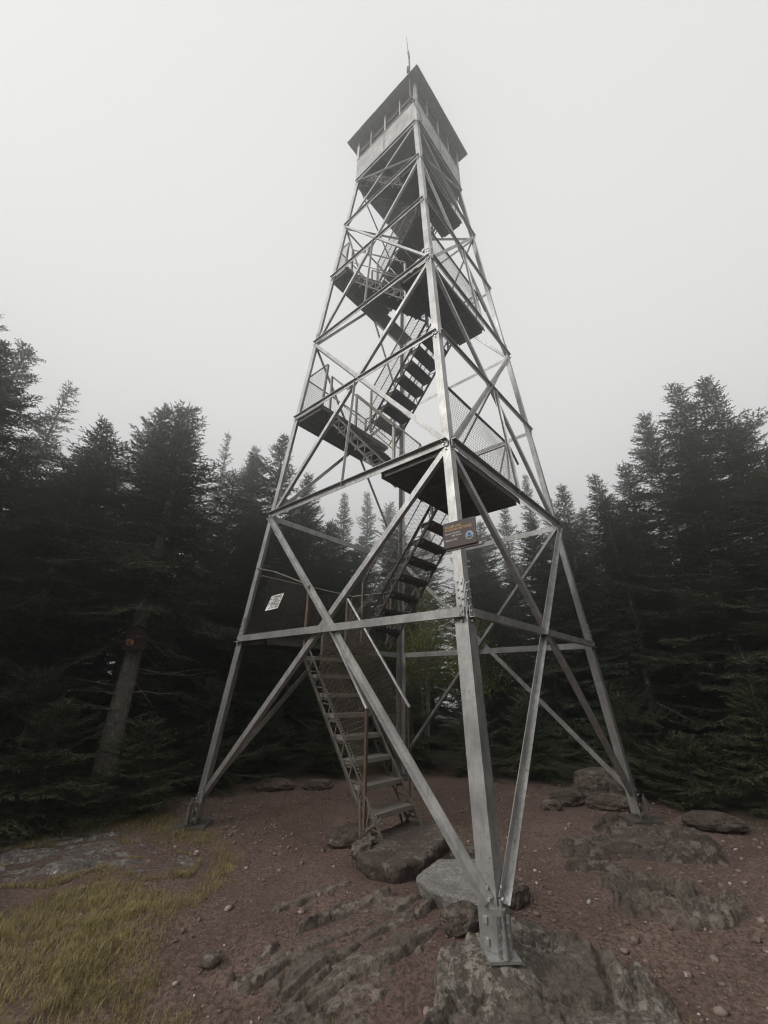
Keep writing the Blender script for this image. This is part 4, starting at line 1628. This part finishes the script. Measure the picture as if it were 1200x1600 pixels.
    while zt < H + 0.12:
        add_twig(axis(min(zt, H)) + Vector((0, 0, max(0, zt - H))), Vector((0, 0, 1)), 0.12, Vector((1, 0, 0)))
        zt += 0.07
    # dead, bare limbs low on the trunk
    for k in range(dead):
        zz = rg.uniform(0.3, max(0.8, base + 0.8))
        az = rg.uniform(0, 6.28)
        L = rg.uniform(0.35, 1.3) * R / 1.6
        p = axis(zz)
        pts = [p]
        pt = rg.uniform(-0.35, 0.15)
        for i in range(5):
            az += rg.gauss(0, 0.25)
            pt += rg.gauss(0, 0.15)
            p = p + Vector((math.cos(az) * math.cos(pt), math.sin(az) * math.cos(pt), math.sin(pt))) * L / 5
            pts.append(p)
            if i > 1:
                for q2 in (-1, 1):
                    e = p + Vector((math.cos(az + q2 * 0.8), math.sin(az + q2 * 0.8), rg.uniform(-0.3, 0.2))) * L * 0.22
                    tb.tube([p, e], 0.004, 3, 0.002, cap=False)
        tb.tube(pts, 0.014, 4, 0.004, cap=False)
    P0, D, LN, SD = np.array(P0), np.array(D), np.array(LN)[:, None], np.array(SD)
    ng_ = np.random.default_rng(seed)
    nT = len(P0)
    N = np.cross(D, SD)
    tris = []
    nchev = 3
    for k in range(nchev):
        s = (k + ng_.random((nT, 1)) * 0.5) / nchev * 0.88
        p = P0 + D * LN * s
        p2 = p + D * LN * (0.7 / nchev)
        taper = 1.0 - 0.35 * s
        for sg_ in (-1, 1):
            ph = ng_.uniform(-0.75, 0.75, (nT, 1))
            lat = SD * np.cos(ph) * sg_ + N * np.sin(ph)
            wv = wn * taper * ng_.uniform(0.75, 1.25, (nT, 1))
            tip = p + lat * wv + D * wv * 0.9
            tris.append(np.stack([p, p2, tip], 1))
    core = np.stack([P0 - SD * wn * 0.22, P0 + SD * wn * 0.22, P0 + D * LN], 1)
    tris.append(core)
    core2 = np.stack([P0 - N * wn * 0.2, P0 + N * wn * 0.2, P0 + D * LN], 1)
    tris.append(core2)
    T = np.concatenate(tris, 0)
    V = T.reshape(-1, 3)
    F = np.arange(len(V)).reshape(-1, 3)
    crown = np_mesh(name + '_crown', V, F, 'needles')
    trunk = tb.mesh(name + '_trunk', 'bark', True)
    return crown, trunk, nT


VAR = {}
VAR['dense'] = conifer_mesh('dense', 1, 9.0, 2.0, 0.5, 0.95, 0.28, wn=0.030, trunk_r=0.10)
VAR['dense2'] = conifer_mesh('dense2', 2, 9.0, 1.85, 0.8, 0.95, 0.38, wn=0.030, trunk_r=0.10, droop=0.3)
VAR['dense3'] = conifer_mesh('dense3', 3, 10.0, 2.1, 0.4, 0.9, 0.32, wn=0.032, trunk_r=0.11, droop=0.2)
VAR['tall'] = conifer_mesh('tall', 4, 11.0, 1.8, 1.6, 0.85, 0.36, wn=0.032, trunk_r=0.11)
VAR['spire'] = conifer_mesh('spire', 5, 10.0, 1.35, 0.6, 0.95, 0.25, wn=0.030, trunk_r=0.09)
VAR['ragged'] = conifer_mesh('ragged', 6, 11.0, 1.35, 2.5, 0.7, 0.6, wn=0.030, trunk_r=0.09, lean=0.03)
VAR['flat'] = conifer_mesh('flat', 7, 9.0, 1.5, 2.5, 0.75, 0.45, wn=0.030, trunk_r=0.10, top='flat')
VAR['boxtree'] = conifer_mesh('boxtree', 8, 7.5, 1.9, 2.7, 1.0, 0.3, wn=0.028, trunk_r=0.185, dead=30, bare_side=(-1.62, 0.75, 3.35))
VAR['young'] = conifer_mesh('young', 9, 1.7, 0.85, 0.10, 1.6, 0.25, twig=0.10, wn=0.022, trunk_r=0.025, dead=2, droop=0.12)
VAR['young2'] = conifer_mesh('young2', 10, 2.4, 1.1, 0.12, 1.3, 0.3, twig=0.11, wn=0.022, trunk_r=0.035, dead=3, droop=0.15)
for k_ in ('young', 'young2'):
    VAR[k_][0].materials[0] = MATS['needles_young']
HT = {'dense': 9, 'dense2': 9, 'dense3': 10, 'tall': 11, 'spire': 10, 'ragged': 11, 'flat': 9, 'boxtree': 7.5, 'young': 1.7, 'young2': 2.4}


def tree(var, x, y, h, rz, label, group=None, wide=1.0, name='fir_tree', tilt=0.0):
    r = empty(name, (x, y, ground_z(x, y)), rz)
    s = h / HT[var]
    wd = (0.5 * s + 0.5) * wide
    r.scale = (wd, wd, s)
    r.rotation_euler = (tilt + rng.gauss(0, 0.012), rng.gauss(0, 0.012), rz)
    tag(r, label, 'tree', group)
    for me, nm in ((VAR[var][1], 'trunk'), (VAR[var][0], 'crown')):
        o = bpy.data.objects.new(nm, me)
        link(o, r)
    return r


GL, GR, GB = 'firs along the left edge of the clearing', 'firs along the right edge of the clearing', 'far firs fading in the fog behind the tower'
TREES = [
    # variety, x, y, height, rotation, label, group, width
    ('tall', -9.45, 0.28, 10.0, 0.3, 'tall fir at the left frame edge, its side reaching highest on that side', GL, 0.85),
    ('ragged', -12.11, 5.91, 12.31, 2.0, 'pale ragged spire leaning right, second tip from the left', GL, 0.95),
    ('flat', -9.8, 5.17, 9.46, 1.0, 'flat-topped fir right of the pale ragged spire', GL, 1.1),
    ('boxtree', -5.3, 1.55, 7.5, 0.5, 'thick-trunked fir carrying the brown wooden box with the orange marker', GL, 1.0),
    ('dense', -6.9, 4.4, 10.3, 4.0, 'broad dense fir with the highest dark tip left of the tower', GL, 1.1),
    ('ragged', -7.23, 9.87, 12.98, 5.0, 'thin pale snag-like tip just right of the broad dense fir', GL, 0.6),
    ('spire', -6.63, 12.16, 13.45, 1.7, 'faint grey spire between the snag tip and the left leg', GB, 1.0),
    ('dense2', -4.05, 6.9, 10.8, 2.6, 'dark fir directly behind the left leg, limbs reaching right', GL, 1.05),
    ('dense3', -2.9, 8.1, 9.9, 0.9, 'dark fir seen through the lower left bracing', GL, 0.85),
    ('spire', -1.72, 16.92, 13.41, 2.2, 'left of three pale spires seen through the tower above the first landing', GB, 1.0),
    ('spire', -0.41, 19.92, 15.1, 4.2, 'middle of three pale spires seen through the tower above the first landing', GB, 1.0),
    ('dense', 0.9, 16.86, 13.0, 3.1, 'right of three pale spires seen through the tower above the first landing', GB, 0.8),
    ('spire', 7.14, 13.32, 11.38, 0.4, 'pale small spire just right of the near leg', GB, 0.9),
    ('spire', 7.34, 11.05, 11.91, 1.4, 'slim pale spire with the sharpest tip right of the near leg', GB, 0.75),
    ('dense2', 7.4, 7.64, 9.68, 2.9, 'fir whose tip rises beside the right leg joint', GR, 0.9),
    ('spire', 7.82, 6.19, 9.32, 3.3, 'pointed fir first right of the right leg', GR, 1.15),
    ('dense', 7.93, 4.88, 9.13, 5.1, 'ragged-sided fir second right of the right leg', GR, 0.85),
    ('dense3', 8.72, 4.24, 10.73, 0.2, 'fir shouldering against the left of the twin-tipped pair', GR, 0.9),
    ('tall', 9.16, 3.15, 11.24, 1.2, 'left and sharper tip of the tallest pair on the right', GR, 1.1),
    ('dense2', 9.3, 2.30, 10.7, 2.4, 'right and bushier tip of the tallest pair on the right', GR, 1.05),
    ('dense', 10.3, 2.4, 9.2, 3.7, 'fir right of the tallest pair, below its tips', GR, 1.0),
    ('dense3', 7.2, -0.6, 6.3, 4.4, 'near fir at the right frame edge with a bough crossing the sky', GR, 1.15),
    ('dense2', -8.0, 2.6, 8.3, 5.5, 'dark fir filling the gap left of the box tree', GL, 1.1),
    ('dense3', -7.6, -0.9, 7.4, 0.9, 'near fir at the lower left frame edge', GL, 0.95),
    ('dense', -5.6, 6.4, 8.9, 1.9, 'fir standing in the shade behind the box tree', GL, 1.0),
    ('dense3', -1.2, 8.6, 6.8, 2.2, 'low dark fir straight behind the stair', GB, 0.9),
    ('dense', 1.4, 8.9, 6.6, 3.4, 'low dark fir behind the near leg and the sign', GB, 0.9),
    ('dense2', 3.6, 8.2, 6.9, 0.6, 'low dark fir seen between near leg and right leg', GB, 1.0),
    ('dense3', 5.4, 6.6, 7.6, 1.6, 'dark fir filling the right bracing behind the right leg', GR, 0.95),
    ('dense', 6.4, 3.6, 7.2, 2.7, 'dark fir standing behind the large rounded boulder', GR, 1.0),
    ('dense3', 6.9, 1.4, 7.4, 4.9, 'dark fir with its boughs low over the right foot', GR, 1.05),
    ('tall', -10.5, 2.4, 10.5, 2.5, 'fir crowding behind the tall one at the left frame edge', GL, 1.1),
    ('dense3', -7.46, 4.44, 10.2, 2.0, 'tall fir just behind and left of the broad dense one', GL, 0.9),
    ('dense', -5.38, 8.37, 10.9, 5.2, 'fir rising between the snag-like tip and the left leg', GL, 0.9),
    ('dense', -3.2, 5.4, 5.6, 0.4, 'short dark fir behind the left leg foot', GL, 0.9),
]
for (v_, x, y, h, rz, lab, grp, wd) in TREES:
    tree(v_, x, y, h, rz, lab, grp, wd)

YOUNG = [
    ('young2', -5.3, -0.05, 1.55, 0.3, 'bushy young fir in front of the thick trunk, farthest left of the low boughs'),
    ('young', -4.35, 0.65, 1.25, 1.3, 'young fir at the right foot of the box tree'),
    ('young2', -6.2, 0.6, 2.0, 2.3, 'young fir left of the box tree trunk'),
    ('young2', -3.9, 2.3, 1.9, 3.3, 'young fir in the dark behind the left tower foot'),
    ('young', -3.0, 3.4, 1.3, 4.3, 'little fir behind the left round boulder'),
    ('young2', -1.5, 4.0, 1.7, 5.3, 'young fir straight behind the bottom flight'),
    ('young2', 0.4, 4.4, 1.9, 0.8, 'young fir behind the back leg'),
    ('young', 1.7, 3.6, 1.3, 1.8, 'little fir seen between the near leg and its right brace'),
    ('young2', 2.9, 3.1, 1.6, 2.8, 'young fir behind the smooth middle boulder'),
    ('young2', 4.4, 1.9, 1.7, 3.8, 'young fir behind the right tower foot'),
    ('young', 4.75, 0.75, 1.1, 4.8, 'little fir just right of the right tower foot'),
    ('young2', 5.8, 0.2, 1.9, 5.8, 'young fir at the right frame edge'),
    ('young', -6.6, -0.6, 1.2, 0.1, 'little fir at the left frame edge behind the grey ledge'),
]
for (v_, x, y, h, rz, lab) in YOUNG:
    tree(v_, x, y, h, rz, lab, 'young firs at the foot of the treeline', 1.0, 'young_fir')

# yellow-green broadleaf shrubs behind the tower
def leafy(name, label, x, y, h, r, seed, n=5200):
    rg = np.random.default_rng(seed)
    root = empty(name, (x, y, ground_z(x, y)))
    tag(root, label, 'tree', 'broadleaf saplings behind the tower')
    tb = MB()
    cl = []
    rr_ = random.Random(seed)
    for k in range(9):
        az = rr_.uniform(0, 6.28)
        e = Vector((math.cos(az) * r * rr_.uniform(0.2, 0.9), math.sin(az) * r * rr_.uniform(0.2, 0.9), h * rr_.uniform(0.45, 0.97)))
        mid = Vector((e.x * 0.35, e.y * 0.35, e.z * 0.55))
        tb.tube([Vector((0, 0, -0.1)), mid, e], 0.03, 5, 0.006)
        for q in range(7):
            c = mid.lerp(e, rr_.uniform(0.15, 1.05)) + Vector((rr_.gauss(0, 0.3), rr_.gauss(0, 0.3), rr_.gauss(0, 0.22)))
            tb.tube([mid.lerp(e, 0.5), c], 0.008, 3, 0.003, cap=False)
            cl.append(c)
    tb.build('trunk', 'bark', root)
    cl = np.array(cl)
    c = cl[rg.integers(0, len(cl), n)] + rg.normal(0, 0.2, (n, 3)) * np.array([1, 1, 0.8])
    d = rg.normal(0, 1, (n, 3))
    d[:, 2] -= 0.5
    d /= np.linalg.norm(d, axis=1)[:, None]
    s = np.cross(d, rg.normal(0, 1, (n, 3)))
    s /= np.linalg.norm(s, axis=1)[:, None]
    L = rg.uniform(0.05, 0.09, (n, 1))
    q = np.stack([c, c + d * L * 0.5 + s * L * 0.27, c + d * L, c + d * L * 0.5 - s * L * 0.27], 1)
    o = bpy.data.objects.new('crown', np_mesh(name + '_crown', q.reshape(-1, 3), np.arange(4 * n).reshape(-1, 4), 'leaves'))
    link(o, root)


leafy('broadleaf_sapling', 'yellow-green broadleaf sapling behind the stair, left of the brown sign', 1.2, 6.6, 4.9, 1.3, 3)
leafy('broadleaf_sapling', 'yellow-green broadleaf sapling behind the first landing fence', -1.6, 6.9, 4.6, 1.0, 4)
leafy('broadleaf_sapling', 'dull green broadleaf sapling just right of the near leg', 2.6, 6.9, 4.0, 1.1, 5, 3800)

# wooden box with an orange trail marker on the thick trunk
bx = empty('wooden_box', (-5.22, 1.33, 2.36))
dirc = Vector((-1.13 + 5.22, -7.07 - 1.33, 0)).normalized()
bx.rotation_euler = (0, 0, math.atan2(dirc.y, dirc.x) + math.pi / 2 + 0.12)
tag(bx, 'dark brown gabled wooden box nailed to the thick fir trunk', 'box')
m = MB()
m.add([(-0.18, -0.09, 0), (0.18, -0.09, 0), (0.18, 0.09, 0), (-0.18, 0.09, 0), (-0.18, -0.09, 0.34), (0.18, -0.09, 0.34), (0.18, 0.09, 0.34), (-0.18, 0.09, 0.34), (0, -0.09, 0.43), (0, 0.09, 0.43)],
      [(3, 2, 1, 0), (0, 1, 5, 8, 4), (2, 3, 7, 9, 6), (1, 2, 6, 5), (3, 0, 4, 7), (4, 8, 9, 7), (8, 5, 6, 9)])
m.build('box_body', 'box_wood', bx)
m = MB()
for s in (-1, 1):
    u = Vector((s * 0.2, 0, -0.1)).normalized()
    p = Vector((0, -0.12, 0.45))
    m.flat(p, p + Vector((0, 0.24, 0)), u, 0.235, Vector((0.1 * s, 0, 0.2)).normalized(), 0.015)
m.build('box_roof', 'box_wood', bx)
mk = empty('trail_marker', (0, 0, 0))
mk.matrix_world = Matrix.Translation(bx.location) @ Matrix.Rotation(bx.rotation_euler.z, 4, 'Z') @ Matrix.Translation((-0.08, -0.092, 0.13))
tag(mk, 'round orange trail marker on the brown wooden box', 'marker')
m = MB()
m.tube([(0, 0.0, 0), (0, -0.005, 0)], 0.062, 24)
m.build('marker_disc', 'marker_orange', mk)
m = MB()
m.add([(-0.03, -0.0065, -0.03), (0.035, -0.0065, -0.03), (0.035, -0.0065, -0.018), (0.008, -0.0065, -0.014), (0.004, -0.0065, 0.034), (-0.004, -0.0065, 0.034), (-0.010, -0.0065, -0.006), (-0.032, -0.0065, -0.02)], [tuple(range(8))])
m.build('marker_figure', 'marker_ink', mk)

# the wood beyond, too deep to tell trees apart
pt, sc_a, rt_a = [], [], []
rg = random.Random(77)
while len(pt) < 210:
    an = rg.uniform(0, 2 * math.pi)
    r = rg.uniform(9.5, 30)
    x, y = r * math.cos(an), r * math.sin(an)
    if y < -4 and (0 < math.degrees(math.atan2(x + 1.13, y + 7.07)) < 80 or math.hypot(x + 1.1, y + 7) < (6.8 if x > 2 else 10.5) or (x < 0 and x > -15)):
        continue
    az = math.degrees(math.atan2(x + 1.13, y + 7.07))
    D_ = math.hypot(x + 1.13, y + 7.07)
    if any(math.hypot(x - q[0], y - q[1]) < 1.25 for q in pt):
        continue
    if any(math.hypot(x - q[1], y - q[2]) < 1.2 for q in TREES):
        continue
    # canopy height limit as seen in the sky line
    if -12 < az < 24:
        hmax = 1.75 + D_ * (0.40 if -4 < az < 20 else 0.44)
    elif az >= 24:
        hmax = 1.75 + D_ * (0.40 if az < 42 else 0.38)
    else:
        hmax = 1.75 + D_ * (0.46 if az > -42 else 0.44)
    h = min(hmax, rg.uniform(8.0, 11.5))
    pt.append((x, y, ground_z(x, y)))
    sc_a.append((1.05 * min(1.15, 0.4 + h / 15), 1.05 * min(1.15, 0.4 + h / 15), h / 10.0))
    rt_a.append((0, 0, rg.uniform(0, 6.28)))
# extra unseen trees right of and behind the viewer, added to block sky light
for k in range(24):
    x, y = 5.2 + 1.5 * (k % 3) + rg.uniform(-0.4, 0.4), -5.6 - 1.5 * (k // 3) + rg.uniform(-0.4, 0.4)
    if math.hypot(x + 1.13, y + 7.07) < 5.2 or math.degrees(math.atan2(x + 1.13, y + 7.07)) < 84:
        continue
    pt.append((x, y, ground_z(x, y)))
    sc_a.append((1.05, 1.05, 1.05))
    rt_a.append((0, 0, rg.uniform(0, 6.28)))
me = bpy.data.meshes.new('far_wood')
me.from_pydata(pt, [], [])
for nm, arr in (('tscale', sc_a), ('trot', rt_a)):
    at = me.attributes.new(nm, 'FLOAT_VECTOR', 'POINT')
    at.data.foreach_set('vector', np.array(arr, dtype=np.float32).ravel())
fw = bpy.data.objects.new('far_wood', me)
tag(link(fw), 'dark mass of firs deep in the wood behind the nearer trees', 'wood', None, 'stuff')
gn = bpy.data.node_groups.new('wood_scatter', 'GeometryNodeTree')
gn.interface.new_socket('Geometry', in_out='INPUT', socket_type='NodeSocketGeometry')
gn.interface.new_socket('Geometry', in_out='OUTPUT', socket_type='NodeSocketGeometry')
gi, go = gn.nodes.new('NodeGroupInput'), gn.nodes.new('NodeGroupOutput')
mtp = gn.nodes.new('GeometryNodeMeshToPoints')
jn = gn.nodes.new('GeometryNodeJoinGeometry')
gn.links.new(gi.outputs[0], mtp.inputs[0])
src = [o for o in bpy.data.objects if o.data == VAR['dense3'][0]][0]
src2 = [o for o in bpy.data.objects if o.data == VAR['dense3'][1]][0]
for s_ in (src, src2):
    oi = gn.nodes.new('GeometryNodeObjectInfo')
    oi.inputs['Object'].default_value = s_
    oi.transform_space = 'ORIGINAL'
    ip = gn.nodes.new('GeometryNodeInstanceOnPoints')
    sa_ = gn.nodes.new('GeometryNodeInputNamedAttribute')
    sa_.data_type = 'FLOAT_VECTOR'
    sa_.inputs['Name'].default_value = 'tscale'
    ra_ = gn.nodes.new('GeometryNodeInputNamedAttribute')
    ra_.data_type = 'FLOAT_VECTOR'
    ra_.inputs['Name'].default_value = 'trot'
    gn.links.new(mtp.outputs[0], ip.inputs['Points'])
    gn.links.new(oi.outputs['Geometry'], ip.inputs['Instance'])
    e2r = gn.nodes.new('FunctionNodeEulerToRotation')
    gn.links.new(ra_.outputs['Attribute'], e2r.inputs[0])
    gn.links.new(e2r.outputs[0], ip.inputs['Rotation'])
    gn.links.new(sa_.outputs['Attribute'], ip.inputs['Scale'])
    gn.links.new(ip.outputs[0], jn.inputs[0])
gn.links.new(jn.outputs[0], go.inputs[0])
md = fw.modifiers.new('scatter', 'NODES')
md.node_group = gn

# ------------------------------------------------------------------ haze: the cloud the summit stands in
HZ = 0.020
m = bpy.data.materials.new('haze')
m.use_nodes = True
n = m.node_tree
n.nodes.clear()
o_ = n.nodes.new('ShaderNodeOutputMaterial')
pv = n.nodes.new('ShaderNodeVolumePrincipled')
pv.inputs['Color'].default_value = (0.97, 0.97, 0.965, 1)
pv.inputs['Density'].default_value = HZ
pv.inputs['Anisotropy'].default_value = 0.86
n.links.new(pv.outputs[0], o_.inputs['Volume'])
MATS['haze'] = m
mb = MB()
mb.box((0, 0, 8.5), 64, 64, 11.2)
hz = mb.build('haze', 'haze')
hz.location = (0, 0, 0)
tag(hz, 'pale fog filling the air around the tower', 'haze', None, 'stuff')
print('TRIS', sum(len(me.polygons) for me in bpy.data.meshes), {k: v[2] for k, v in VAR.items()})
